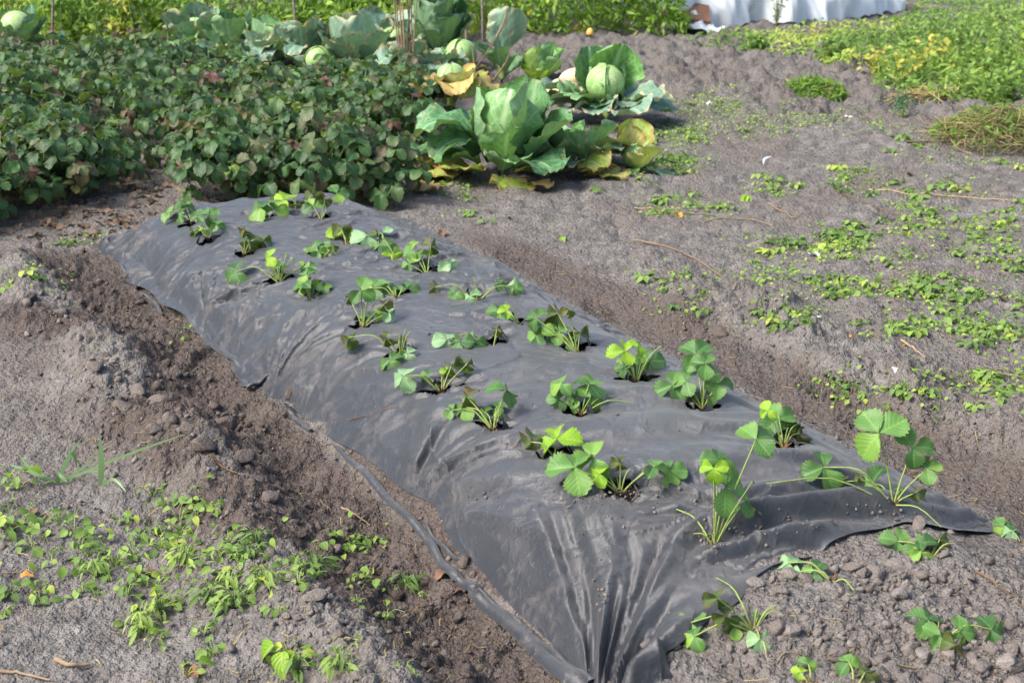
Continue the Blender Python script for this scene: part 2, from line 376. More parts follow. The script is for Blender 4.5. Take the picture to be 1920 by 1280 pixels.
def leafmat(name, ramp, src='object', veins=(7, .45), vcol=(.25, .35, .12), vstr=.4, spots=0., spotcol=lin(110, 70, 35), edge=0., edgecol=lin(150, 105, 60),
            back=.35, transl=.30, rough=.48, bump=.35, spec=.35, nsc=40, net=False):
    g = NG(name); tc = g.n('TexCoord'); uv = tc.outputs['UV']; pos = tc.outputs['Object']
    oi = g.n('ObjectInfo').outputs['Random']
    fac = oi if src == 'object' else g.n('Attribute', {}, attribute_name='tint').outputs['Fac']
    base = g.ramp(fac, ramp)
    vecr = g.n('VectorMath', {0: pos, 1: g.n('CombineXYZ', {0: g.math('MULTIPLY', fac, 37.), 1: g.math('MULTIPLY', fac, 91.)}).outputs[0]}, operation='ADD').outputs[0]
    n1 = g.noise(nsc, 3, .6, vecr)
    base = g.mix(g.mr(n1, .3, .7, -.0, .45), base, g.mix(.5, base, (.015, .03, .012)))
    sx = g.n('SeparateXYZ', {0: uv}); u = sx.outputs[1]
    a = g.math('MULTIPLY', g.math('ABSOLUTE', g.math('SUBTRACT', sx.outputs[0], .5)), 2.0)
    mid = g.mr(a, .03, .11, 1, 0)
    ff = g.math('MULTIPLY', g.math('ABSOLUTE', g.math('SUBTRACT', g.math('FRACT', g.math('MULTIPLY', g.math('SUBTRACT', u, g.math('MULTIPLY', a, veins[1])), veins[0])), .5)), 2.)
    lat = g.mr(ff, .80, 1.0)
    vv = g.math('MAXIMUM', mid, g.math('MULTIPLY', lat, .7))
    if net:
        nv_ = g.n('TexVoronoi', {'Vector': g.n('Mapping', {'Vector': uv, 'Scale': (9, 8, 1)}).outputs[0], 'Scale': 1.0}, feature='DISTANCE_TO_EDGE').outputs['Distance']
        vv = g.math('MAXIMUM', vv, g.mr(nv_, .02, .09, .42, 0))
    col = g.mix(g.math('MULTIPLY', vv, vstr), base, vcol)
    if spots > 0:
        n2 = g.noise(nsc*.6, 3, .6, vecr)
        m = g.mr(n2, .70-spots*.25, .76-spots*.25)
        col = g.mix(g.math('MULTIPLY', m, .85), col, spotcol)
    if edge > 0:
        em = g.math('MULTIPLY', g.mr(g.math('MAXIMUM', a, g.mr(u, .75, 1.)), .72, 1.0), g.mr(n1, .62-edge*.3, .70-edge*.3))
        col = g.mix(em, col, edgecol)
    bf = g.n('NewGeometry').outputs['Backfacing']
    colb = g.mix(g.math('MULTIPLY', bf, back), col, (.30, .40, .24))
    bmp = g.n('Bump', {'Height': g.math('ADD', g.math('MULTIPLY', ff, -.6), g.math('MULTIPLY', n1, .5)), 'Strength': bump, 'Distance': .004}).outputs[0]
    p = g.n('BsdfPrincipled', {'Base Color': colb, 'Roughness': rough, 'Specular IOR Level': spec, 'Normal': bmp}).outputs[0]
    tcol = g.mix(.45, col, (.25, .45, .03))
    tr = g.n('BsdfTranslucent', {'Color': tcol, 'Normal': bmp}).outputs[0]
    return g.surf(g.n('MixShader', {0: transl, 1: p, 2: tr}).outputs[0])
def plain(name, c1, c2, sc=30, rough=.7, bump=.3, spec=.3, src=None, transl=0.):
    g = NG(name); pos = g.n('TexCoord').outputs['Object']; n = g.noise(sc, 4, .6, pos)
    f = g.mr(n, .32, .68)
    if src == 'tint': f = g.math('ADD', g.math('MULTIPLY', f, .4), g.math('MULTIPLY', g.n('Attribute', {}, attribute_name='tint').outputs['Fac'], .7))
    if src == 'object': f = g.math('ADD', g.math('MULTIPLY', f, .4), g.math('MULTIPLY', g.n('ObjectInfo').outputs['Random'], .6))
    col = g.mix(f, c1, c2)
    b = g.n('Bump', {'Height': n, 'Strength': bump, 'Distance': .005}).outputs[0]
    p = g.n('BsdfPrincipled', {'Base Color': col, 'Roughness': rough, 'Specular IOR Level': spec, 'Normal': b}).outputs[0]
    if transl: p = g.n('MixShader', {0: transl, 1: p, 2: g.n('BsdfTranslucent', {'Color': col}).outputs[0]}).outputs[0]
    return g.surf(p)
M = {}
M['soil'] = soil_mat(); M['clod'] = clod_mat(); M['sheet'] = sheet_mat()
GR = [(0, lin(62, 98, 46)), (.5, lin(84, 124, 58)), (1, lin(110, 146, 66))]
M['leaf'] = leafmat('strawberry_leaf', [(0, lin(56, 94, 52)), (.45, lin(76, 118, 62)), (.8, lin(100, 142, 72)), (1, lin(128, 166, 66))], veins=(6.5, .38), vcol=lin(150, 185, 90), vstr=.30, spots=.22, edge=.35, edgecol=lin(110, 66, 36), bump=.25)
M['leaf_young'] = leafmat('strawberry_leaf_young', [(0, lin(128, 174, 46)), (1, lin(156, 192, 54))], veins=(6.5, .38), vcol=lin(180, 205, 90), vstr=.35, transl=.42, bump=.3)
M['leaf_dark'] = leafmat('strawberry_leaf_worn', [(0, lin(58, 84, 46)), (.6, lin(72, 96, 50)), (1, lin(92, 92, 50))], veins=(6.5, .38), vcol=lin(130, 150, 90), vstr=.3, spots=.6, edge=.9, edgecol=lin(92, 54, 36), bump=.3)
M['leaf_pale'] = leafmat('strawberry_leaf_turned', [(0, lin(120, 158, 112)), (1, lin(140, 174, 126))], veins=(6.5, .38), vcol=lin(175, 200, 150), vstr=.45, bump=.3)
M['stalk'] = plain('leaf_stalk', lin(104, 124, 58), lin(138, 154, 84), 60, .55)
M['crown'] = plain('plant_crown', lin(70, 48, 34), lin(120, 92, 60), 90, .85)
M['old'] = leafmat('old_strawberry_leaf', [(0, lin(34, 62, 32)), (.4, lin(46, 80, 40)), (.62, lin(72, 104, 54)), (.82, lin(80, 94, 58)), (.91, lin(78, 66, 48)), (.965, lin(86, 44, 44)), (1, lin(106, 140, 48))],
                   veins=(6, .4), vcol=lin(120, 150, 100), vstr=.22, spots=.2, spotcol=lin(84, 60, 44), edge=.4, edgecol=lin(92, 64, 48), transl=.22, rough=.46, spec=.28, nsc=30, back=.2)
M['cab'] = leafmat('cabbage_leaf', [(0, lin(64, 110, 70)), (.5, lin(82, 130, 80)), (1, lin(102, 146, 90))], veins=(6, .55), vcol=lin(165, 195, 150), vstr=.55, spots=.05, spotcol=lin(150, 130, 80), edge=.15, edgecol=lin(190, 160, 105), transl=.18, rough=.45, nsc=14, back=.25, net=True)
M['cab_in'] = leafmat('cabbage_inner_leaf', [(0, lin(90, 146, 72)), (1, lin(112, 164, 86))], veins=(6, .55), vcol=lin(190, 215, 160), vstr=.6, transl=.2, rough=.42, nsc=14, back=.2, net=True)
M['cab_blue'] = leafmat('blue_cabbage_leaf', [(0, lin(72, 106, 94)), (.5, lin(92, 126, 108)), (1, lin(114, 144, 122))], veins=(6, .55), vcol=lin(165, 190, 160), vstr=.45, spots=.06, spotcol=lin(170, 130, 80), edge=.45, edgecol=lin(196, 164, 112), transl=.15, rough=.5, nsc=12, back=.2, net=True)
M['cab_yel'] = leafmat('yellowing_cabbage_leaf', [(0, lin(130, 160, 62)), (.5, lin(165, 176, 86)), (1, lin(196, 182, 110))], veins=(6, .55), vcol=lin(210, 215, 150), vstr=.5, spots=.5, spotcol=lin(176, 140, 84), edge=.9, edgecol=lin(160, 120, 70), transl=.25, rough=.5, nsc=16, net=True)
M['cab_dead'] = leafmat('dried_cabbage_leaf', [(0, lin(130, 100, 66)), (.6, lin(170, 138, 92)), (1, lin(200, 170, 104))], veins=(6, .55), vcol=lin(200, 175, 120), vstr=.4, spots=.3, transl=.15, rough=.7, nsc=16, back=.0)
M['cab_head'] = leafmat('cabbage_head', [(0, lin(126, 166, 92)), (.5, lin(148, 182, 108)), (1, lin(168, 194, 128))], veins=(2.5, 1.1), vcol=lin(212, 226, 186), vstr=.5, transl=.1, rough=.45, nsc=9, back=.0, net=True)
M['kale'] = leafmat('kale_leaf', [(0, lin(40, 82, 58)), (1, lin(62, 108, 70))], veins=(6, .55), vcol=lin(130, 170, 120), vstr=.4, transl=.18, nsc=14, net=True)
M['salad'] = leafmat('salad_leaf', [(0, lin(120, 160, 44)), (1, lin(160, 190, 56))], veins=(5, .5), vcol=lin(200, 215, 120), vstr=.4, transl=.4, nsc=20)
M['weed'] = leafmat('weed_leaf', [(0, lin(88, 118, 56)), (.5, lin(114, 144, 66)), (.9, lin(142, 168, 80)), (1, lin(170, 184, 70))], veins=(5, .4), vcol=lin(170, 195, 110), vstr=.3, transl=.34, nsc=30)
M['weed_t'] = leafmat('weed_leaf_mass', [(0, lin(76, 108, 44)), (.5, lin(112, 144, 58)), (.85, lin(144, 172, 74)), (1, lin(176, 184, 72))], src='tint', veins=(5, .4), vcol=lin(170, 195, 110), vstr=.2, transl=.34, nsc=3)
M['thicket'] = leafmat('thicket_leaf', [(0, lin(70, 104, 34)), (.45, lin(108, 146, 44)), (.8, lin(150, 178, 52)), (1, lin(200, 192, 44))], src='tint', veins=(4, .4), vcol=lin(150, 170, 70), vstr=.15, transl=.38, nsc=2.0)
M['yellow'] = leafmat('yellow_leaf', [(0, lin(140, 156, 56)), (.5, lin(186, 182, 72)), (1, lin(206, 190, 84))], src='tint', veins=(4, .4), vcol=lin(220, 210, 120), vstr=.2, transl=.4, nsc=4)
M['grass'] = leafmat('grass_blade', [(0, lin(84, 124, 66)), (1, lin(112, 148, 80))], veins=(1, 0), vstr=.2, transl=.3, nsc=8)
M['litter'] = leafmat('fallen_leaf', [(0, lin(92, 66, 54)), (.45, lin(122, 92, 70)), (.7, lin(112, 70, 58)), (.85, lin(190, 150, 80)), (1, lin(196, 130, 62))], veins=(5, .4), vcol=lin(150, 120, 90), vstr=.3, transl=.1, rough=.8, nsc=30, back=0)
M['litter_t'] = leafmat('leaf_litter', [(0, lin(66, 50, 42)), (.6, lin(100, 80, 68)), (1, lin(134, 106, 82))], src='tint', veins=(5, .4), vcol=lin(150, 120, 90), vstr=.2, transl=.08, rough=.85, nsc=10, back=0)
M['twig'] = plain('dry_twig', lin(98, 82, 66), lin(150, 130, 104), 40, .8, src='object')
M['hay'] = plain('dried_weeds', lin(84, 80, 50), lin(146, 132, 90), 20, .85, src='tint')
M['twig_t'] = plain('dry_stems', lin(96, 78, 52), lin(170, 150, 100), 20, .8, src='tint')
M['fleece'] = plain('white_fleece', lin(206, 212, 216), lin(222, 226, 228), 3, .8, .15, .2, transl=.25)
M['board'] = plain('wooden_board', lin(96, 66, 50), lin(124, 90, 70), 12, .7)
M['squash'] = plain('squash_skin', lin(222, 196, 140), lin(238, 220, 172), 8, .4, .1, .4)
M['fruit'] = plain('fruit_skin', lin(190, 170, 60), lin(206, 150, 90), 10, .4, .1, .4, src='object')
M['white'] = plain('white_scrap', lin(205, 208, 210), lin(232, 232, 230), 30, .5, .2)
M['stake'] = plain('grey_stake', lin(92, 84, 80), lin(130, 118, 108), 30, .8)

# ---------------------------------------------------------------- young strawberry plants: where they stand (base pixel, leaves, cut stubs)
PLANTS = [
 ((359, 414), 'round-leaved young strawberry plant at the far left corner of the black sheet', [(324, 396, 46, 'g'), (349, 388, 24, 'g'), (338, 406, 26, 'g')], []),
 ((390, 445), 'strawberry plant in a big dark slit near the far left corner, one withered tip', [(392, 403, 34, 'g'), (372, 405, 24, 'g'), (406, 421, 24, 'g'), (362, 432, 22, 'd'), (381, 438, 34, 'g')], []),
 ((500, 413), 'low strawberry plant with two flat green leaves at the far end of the sheet', [(487, 390, 48, 'g'), (513, 392, 44, 'g')], []),
 ((566, 389), 'wilted yellowish strawberry plant right at the far edge of the sheet', [(532, 376, 46, 'y'), (555, 391, 28, 'd'), (585, 364, 38, 'd')], []),
 ((602, 413), 'strawberry plant with tall right leaf and one reddish leaf at the far end', [(631, 362, 34, 'g'), (587, 386, 34, 'g'), (609, 374, 22, 'd')], [(612, 404)]),
 ((458, 474), 'small brown-edged strawberry plant in a torn slit, second row from the far end', [(459, 432, 24, 'd'), (468, 453, 38, 'd'), (494, 452, 30, 'd'), (476, 462, 24, 'g')], [(446, 460)]),
 ((523, 523), 'strawberry plant with flower stems and one leaf drooping far left', [(507, 481, 28, 'y'), (441, 510, 50, 'g'), (525, 508, 20, 'g'), (545, 486, 12, 'y'), (537, 476, 10, 'y'), (568, 498, 20, 'g')], [(497, 497), (505, 494), (488, 506), (560, 512), (510, 500)]),
 ((583, 557), 'upright bushy small strawberry plant without visible slit', [(575, 515, 34, 'g'), (571, 530, 28, 'g'), (588, 536, 28, 'g'), (573, 543, 30, 'g'), (607, 548, 24, 'g'), (590, 548, 26, 'g'), (580, 500, 24, 'g')], []),
 ((600, 487), 'compact low strawberry plant with one yellow-brown leaf tip, middle of far half', [(585, 474, 36, 'g'), (597, 480, 30, 'g'), (612, 474, 30, 'g'), (625, 462, 20, 'd')], []),
 ((650, 458), 'drooping strawberry plant with hanging grey-green leaves near the right far edge', [(640, 428, 38, 'd'), (643, 448, 42, 'y'), (671, 458, 38, 'd')], []),
 ((706, 462), 'sprawling pale-leaved strawberry plant beside the right far edge', [(688, 442, 44, 'p'), (717, 446, 34, 'p'), (712, 468, 34, 'g'), (693, 460, 34, 'p'), (738, 484, 32, 'y'), (728, 470, 26, 'g')], []),
 ((801, 514), 'strawberry plant with three arching stalks in a dark square slit', [(771, 468, 34, 'g'), (788, 476, 28, 'g'), (766, 495, 22, 'g'), (845, 502, 34, 'p'), (808, 460, 34, 'd')], [(806, 500)]),
 ((744, 558), 'strawberry plant lying low with dark drooping leaf, left of centre', [(764, 548, 40, 'g'), (700, 540, 46, 'g'), (729, 552, 26, 'g'), (715, 546, 30, 'y')], [(740, 538)]),
 ((680, 610), 'strawberry plant with tall thin parallel stalks', [(677, 544, 40, 'g'), (655, 559, 22, 'd'), (687, 576, 18, 'g'), (720, 571, 26, 'd'), (731, 585, 28, 'p'), (710, 598, 26, 'y')], [(693, 560)]),
 ((751, 662), 'strawberry plant with upright cut stalks and one leaf stretched far left', [(653, 633, 38, 'd'), (724, 633, 32, 'd'), (764, 673, 28, 'p'), (732, 688, 34, 'g'), (748, 676, 24, 'g')], [(761, 616), (748, 625), (770, 620)]),
 ((828, 731), 'strawberry plant with dark leaf pair at right and pale leaf lying at left', [(756, 706, 44, 'p'), (757, 722, 30, 'g'), (846, 687, 44, 'd'), (876, 682, 30, 'd'), (801, 714, 24, 'g'), (836, 706, 16, 'y')], []),
 ((895, 561), 'strawberry plant with long thin spread stalks near the right edge', [(815, 543, 32, 'd'), (853, 560, 28, 'g'), (880, 568, 30, 'p'), (937, 532, 26, 'g'), (959, 537, 38, 'p'), (966, 540, 24, 'g')], [(887, 518)]),
 ((925, 648), 'flattened strawberry plant with leaves pressed on the sheet and withered stem', [(838, 648, 38, 'p'), (862, 652, 36, 'g'), (886, 650, 36, 'g'), (932, 616, 20, 'd')], []),
 ((976, 610), 'small strawberry plant with curled leaves left of the bushy one', [(935, 595, 36, 'g'), (949, 583, 24, 'y'), (951, 604, 26, 'g')], [(947, 566)]),
 ((1083, 658), 'largest bushy strawberry plant near the right edge of the sheet', [(1046, 588, 52, 'd'), (1003, 596, 38, 'g'), (1006, 635, 42, 'g'), (1030, 622, 38, 'g'), (1087, 625, 42, 'd'), (1048, 622, 38, 'g'), (1015, 612, 36, 'g'), (1066, 580, 26, 'd'), (1068, 640, 28, 'g')], []),
 ((1194, 714), 'compact upright strawberry plant with narrow flat top leaf', [(1171, 659, 46, 'y'), (1196, 650, 28, 'y'), (1177, 686, 36, 'g'), (1218, 678, 44, 'g'), (1171, 700, 30, 'g'), (1201, 686, 36, 'g')], [(1240, 648)]),
 ((1318, 760), 'tall full strawberry plant by the right edge of the sheet', [(1305, 664, 58, 'g'), (1322, 682, 42, 'g'), (1287, 714, 46, 'g'), (1347, 719, 44, 'g'), (1327, 700, 40, 'g'), (1300, 740, 34, 'd'), (1262, 722, 54, 'g'), (1332, 738, 30, 'g')], [(1348, 740)]),
 ((925, 796), 'strawberry plant in wide black slit with one flat leaf held high', [(948, 731, 56, 'g'), (872, 763, 38, 'g'), (849, 781, 26, 'g'), (876, 744, 42, 'd'), (909, 783, 28, 'g'), (931, 768, 26, 'g')], [(938, 760)]),
 ((1090, 776), 'strawberry plant with two cut stalks lying to its right', [(1053, 719, 42, 'g'), (1104, 721, 52, 'g'), (1107, 746, 46, 'g'), (1048, 759, 34, 'g'), (1067, 741, 24, 'g'), (1080, 746, 30, 'g')], [(1158, 749), (1188, 764)]),
 ((1040, 852), 'strawberry plant with one bright yellow-green leaf over a dark one', [(1043, 823, 62, 'y'), (997, 843, 58, 'd')], []),
 ((1163, 916), 'broad-leaved strawberry plant in a heap of spilled soil', [(1078, 876, 78, 'g'), (1112, 858, 62, 'g'), (1124, 888, 40, 'y'), (1163, 868, 34, 'd'), (1227, 874, 44, 'g'), (1254, 890, 54, 'g')], [(1182, 878)]),
 ((1340, 1018), 'tall strawberry plant with bare stalks nearest the front edge', [(1360, 912, 86, 'g'), (1347, 862, 50, 'g'), (1338, 878, 40, 'y'), (1398, 938, 46, 'g'), (1418, 823, 62, 'g'), (1411, 902, 14, 'g')], [(1268, 958), (1300, 1000), (1354, 1010)]),
 ((1470, 834), 'strawberry plant with round leaf cluster at the right edge of the sheet', [(1461, 786, 62, 'g'), (1495, 795, 38, 'd'), (1498, 826, 46, 'd'), (1455, 828, 40, 'g'), (1440, 770, 30, 'y'), (1478, 812, 36, 'g')], []),
 ((1676, 938), 'largest strawberry plant at the front right corner of the sheet', [(1648, 812, 80, 'g'), (1712, 838, 62, 'g'), (1738, 878, 44, 'g'), (1545, 876, 66, 'g'), (1632, 922, 70, 'g'), (1720, 922, 36, 'd'), (1575, 920, 40, 'd'), (1612, 895, 24, 'd')], [(1436, 915), (1764, 994)]),
 ((1562, 1084), 'strawberry plant with arched stalks on bare soil at the sheet front edge', [(1479, 1068, 42, 'p'), (1500, 1084, 36, 'p'), (1526, 1082, 44, 'g')], [(1600, 1115)]),
 ((1745, 1042), 'strawberry plant on bare soil behind the arched-stalk one', [(1682, 1028, 44, 'g'), (1723, 1022, 50, 'g'), (1727, 1046, 36, 'g'), (1762, 1014, 34, 'd')], [(1790, 1018)]),
 ((1414, 1176), 'sprawling strawberry plant with cut stubs on bare soil beside the sheet', [(1347, 1122, 48, 'd'), (1361, 1154, 46, 'd'), (1376, 1188, 40, 'g'), (1424, 1212, 44, 'p'), (1294, 1182, 54, 'g'), (1302, 1206, 40, 'g')], [(1461, 1142), (1455, 1134), (1344, 1092), (1420, 1140)]),
 ((1758, 1190), 'three-leaved strawberry plant on bare soil at the lower right', [(1740, 1162, 56, 'g'), (1762, 1204, 44, 'g'), (1798, 1197, 44, 'g'), (1790, 1224, 44, 'd'), (1858, 1196, 64, 'g')], []),
 ((1912, 1012), 'drooping strawberry plant on bare soil at the right border', [(1880, 998, 34, 'g'), (1897, 1004, 40, 'p')], []),
 ((1522, 1282), 'tiny strawberry plant at the bottom border, the left of two', [(1515, 1258, 34, 'g'), (1500, 1272, 24, 'y')], []),
 ((1604, 1286), 'strawberry plant at the bottom border, the right of two', [(1590, 1266, 44, 'g'), (1622, 1262, 40, 'd')], []),
]
for (b, lab, lv, sb) in PLANTS:
    x_, y_ = at(b[0], b[1], .17 if b[1] < 1030 else .08); s_, t_ = st(x_, y_); PLANT_ST.append((float(s_), float(t_)))

# ---------------------------------------------------------------- ground: one sheet out to the horizon
def build_ground():
    u = np.concatenate([[-60, -14, -4, -1.8, -1.25], np.linspace(-1.02, 1.02, 780), [1.25, 1.8, 4, 14, 60]])
    y = np.concatenate([[-30, -8, -2, .0, .7, 1.1], np.geomspace(1.4, 22, 800), [24, 28, 36, 55, 110, 260, 700]])
    Y = np.repeat(y[:, None], len(u), 1); X = u[None]*(.44*np.maximum(Y, 1.)+.55)
    Z = ground_h(X, Y)
    s, t = st(X, Y)
    k = 1-sm(5.9, 6.6, s)
    mo = 1.0*np.exp(-((t-1.2)/.17)**4)*k+.75*np.exp(-((t-.95)/.22)**2)*k*sm(-.45, .35, fbm(X, Y, 3., 2, 7))+.35*sm(3.4, 4.6, s)*(t < 1.1)*k*sm(-.4, .3, fbm(X, Y, 2.2, 2, 9))
    mo += .65*np.exp(-((t-2.85)/.17)**4)*(1-sm(5.2, 6.2, s))*sm(1.2, 2.3, s)
    mo += .55*(sm(1.45, 1.6, t)*(1-sm(2.7, 3.0, t))*(1-sm(2.2, 2.4, s)))*.5
    mo += .9*(bed_profile(s, t) > .12)*sm(2.3, 2.45, s)
    mo += .35*sm(6.4, 6.9, s)*(1-sm(-.3, .1, X))
    mo += .3*sm(9.6, 10.4, Y+.25*X)*sm(-.6, 0, X)
    V = np.stack([X, Y, Z], -1).reshape(-1, 3)
    LUT['g'] = (u, y, Z)
    me = mk('ground', V, grid_faces(len(y), len(u)), moist=np.clip(mo, 0, 1).ravel(), mat=M['soil'])
    add('ground', me, kind='structure')
build_ground()

# ---------------------------------------------------------------- black mulch sheet with slits, hem and loose strips
def build_sheet():
    ns, nt_ = 780, 270
    a = np.linspace(0, 1, ns)[:, None]; b = np.linspace(0, 1, nt_)[None]
    t = 1.335+1.37*b+0*a
    smin = np.interp(t, [1.33, 1.42, 1.5, 1.9, 2.33, 2.75], [1.75, 1.95, 2.10, 2.235, 2.29, 2.24])+.02*vn(t*7, t*0, 301)
    smax = 6.36-.05*np.abs(t-1.9)**2+.03*vn(t*5, t*0+3, 303)
    s = smin+(smax-smin)*a
    # ragged left margin
    mar = .045*vn(s*2.6, s*0, 305)+.015*vn(s*6, s*0+5, 307)-.06*np.exp(-((s-5.05)/.2)**2)+.045*(1-sm(3.4, 3.9, s))*sm(2.1, 2.4, s)
    t = t+mar*np.exp(-(b/.12)**2)
    t = t+.04*vn(s*2.2, s*0+9, 309)*np.exp(-((1-b)/.12)**2)
    z = sheet_h(s, t)
    x, y = xy(s, t)
    g = ground_h(x, y); gs = ground_h(x, y, False)
    # never dips into the soil except where its rim is tucked in
    rim = np.minimum(np.minimum(b/.03, (1-b)/.03)+0*a, np.minimum(a/.010, (1-a)/.012)+0*b); rim = np.clip(rim, 0, 1)
    z = np.where(rim > .98, np.maximum(z, g+.006), z)
    z = z*rim+np.minimum(z, gs+.008)*(1-rim)
    lip = np.exp(-((s-5.02)/.25)**2)*np.exp(-(b/.05)**2); z = z+.045*lip*(1-rim*.3)
    V = np.stack([x, y, z], -1).reshape(-1, 3)
    Fq = grid_faces(ns, nt_)
    cs = s.reshape(-1)[Fq].mean(1); ct = t.reshape(-1)[Fq].mean(1)
    keep = np.ones(len(Fq), bool)
    for i, (ps, pt) in enumerate(PLANT_ST):
        if ps < 2.32: continue
        rr = random.Random(i); L = rr.uniform(.042, .066); W = rr.uniform(.024, .040); an = rr.uniform(-.5, .5)
        if i in (7, 8): L *= .4; W *= .4
        dx, dy = xy(cs-ps, ct-pt)
        p = dx*math.cos(an)+dy*math.sin(an); q = -dx*math.sin(an)+dy*math.cos(an)
        jag = 1+.25*np.sin(np.arctan2(q, p)*4+i)
        keep &= ~((np.abs(p/L)**1.3+np.abs(q/W)**1.3) < jag)
    me = mk('mulch_sheet', V, Fq[keep], mat=M['sheet'])
    o = add('mulch_sheet', me, label='long black fabric mulch sheet stretched and wrinkled over the raised bed', cat='mulch sheet')
    for i, (ps, pt) in enumerate(PLANT_ST):
        if ps < 2.32 or i in (7, 8): continue
        rr = random.Random(900+i)
        for k in range(2):
            an = rr.uniform(0, 6.28) if k else rr.choice((.5, 2.4, 3.6, 5.6))+rr.uniform(-.3, .3); R0 = rr.uniform(.030, .042); Lf = rr.uniform(.018, .034); wd = rr.uniform(.012, .02)
            cx, cy = xy(ps, pt); d = np.array([math.cos(an), math.sin(an)]); e = np.array([-d[1], d[0]]); V = []
            for a_ in range(5):
                u = a_/4
                for b_ in range(3):
                    v = b_-1; q = np.array([float(cx), float(cy)])+d*(R0-.3*Lf*u+.004*abs(v))+e*v*wd*(1-.85*u)
                    zz = sheet_at(*[float(c) for c in st(q[0], q[1])])
                    V.append((q[0], q[1], zz+.002+Lf*(u**.8)*.75+.003*v*u))
            add('slit_flap', mk('slit_flap', np.array(V), grid_faces(5, 3), mat=M['sheet']), o)
    def strip(name, pix, r, flat, lift, n=40):
        P = smooth_path([spt(px, py, 0) for px, py in pix], n)
        P[:, 2] = [max(gz(p[0], p[1]), -.2) for p in P]; P[:, 2] = np.convolve(np.pad(P[:, 2], 3, 'edge'), np.ones(7)/7, 'valid')+lift
        P[:, 2] += .004*np.sin(np.arange(n)*.55+px)
        rad = np.interp(np.linspace(0, 1, n), np.linspace(0, 1, len(r)), r)
        V, Fq = tube(P, rad, 12, flat); add(name, mk(name, V, Fq, mat=M['sheet']), o)
    strip('rolled_hem', [(628, 838), (655, 865), (700, 908), (758, 965), (800, 1012), (822, 1050), (848, 1080), (880, 1105), (905, 1130), (985, 1205), (1060, 1268), (1110, 1310)],
          [.006, .010, .014, .012, .014, .012, .013, .017, .020, .024, .026, .028], .55, .008, 90)
    strip('rolled_hem', [(890, 1105), (940, 1150), (1000, 1205), (1060, 1250), (1108, 1290)], [.004, .007, .009, .008, .010], .8, .012, 40)
    strip('rolled_hem', [(795, 985), (815, 1015), (850, 1048), (872, 1070)], [.003, .006, .006, .003], .8, .010, 30)
    strip('loose_strip', [(340, 618), (372, 630), (402, 640), (430, 668), (452, 700), (462, 735)], [.004, .007, .013, .016, .014, .010], .35, .014, 50)
    strip('loose_strip', [(415, 636), (440, 642), (462, 660), (474, 682)], [.004, .009, .010, .005], .5, .025, 30)
    strip('loose_strip', [(222, 498), (236, 515), (250, 530), (256, 545)], [.004, .008, .009, .004], .5, .012, 24)
    strip('loose_strip', [(265, 553), (282, 565), (296, 580), (306, 597)], [.004, .008, .009, .005], .5, .012, 24)
    strip('loose_strip', [(525, 764), (545, 780), (566, 800), (584, 812)], [.004, .009, .011, .006], .4, .012, 24)
    strip('loose_strip', [(462, 738), (480, 726), (500, 716), (520, 702)], [.010, .014, .010, .004], .5, .02, 24)
build_sheet()

# ---------------------------------------------------------------- leaf shapes
def leaflet_mesh(name, L=1., W=.42, fold=.25, curl=.2, seed=0, nu=15, nv=5, teeth=.07, ruffle=.03, peak=.60):
    r = random.Random(seed); V = []; U = []
    for i in range(nu):
        u = i/(nu-1)
        prof = max(0.0, math.sin(math.pi*min(1, u**(math.log(.5)/math.log(peak)))))**.62
        wd = W*prof if 0 < i < nu-1 else W*(.05 if i == 0 else .10)
        tt = (teeth if i % 2 else -teeth*.5) if 0 < i < nu-1 else 0
        for j in range(nv):
            v = j/(nv-1)*2-1; e_ = abs(v) > .99; x = v*wd*(1+(tt if e_ else 0))
            yy = u*L+(teeth*.3*L if e_ and i % 2 else 0)
            z = fold*abs(x)-curl*u*u*L+ruffle*math.sin(u*9+v*3+seed)*abs(v)+.006*math.cos((u-.38*abs(v))*6.5*2*math.pi)*abs(v)*L+.02*math.sin(7*x+5*u+seed*2.1)*L*u
            V.append((x, yy-abs(v)*.05*L*u, z)); U.append((v*.5+.5, u))
    return np.array(V), grid_faces(nu, nv), np.array(U)
LEAFLETS = {}
for key, mat in (('g', 'leaf'), ('y', 'leaf_young'), ('d', 'leaf_dark'), ('p', 'leaf_pale')):
    LEAFLETS[key] = []
    for k in range(5):
        fold = (.15, .3, .45, .25, .6)[k]; curl = (.12, .25, .35, .5, .2)[k]
        if key == 'd': fold += .3; curl += .25
        V, Fq, U = leaflet_mesh('leaflet', 1., teeth=.11, seed=k+1+len(key)*3, nu=17, nv=7, W=(.46, .50, .44, .52, .42)[k], fold=fold, curl=curl, ruffle=.07 if key == 'd' else .045)
        LEAFLETS[key].append(mk('leaflet', V, Fq, U, mat=M[mat]))
def mat4(R, S, P):
    m = Matrix.Identity(4)
    for a in range(3):
        for b in range(3): m[a][b] = float(R[a][b])*S
        m[a][3] = float(P[a])
    return m
STUB_R = .0022
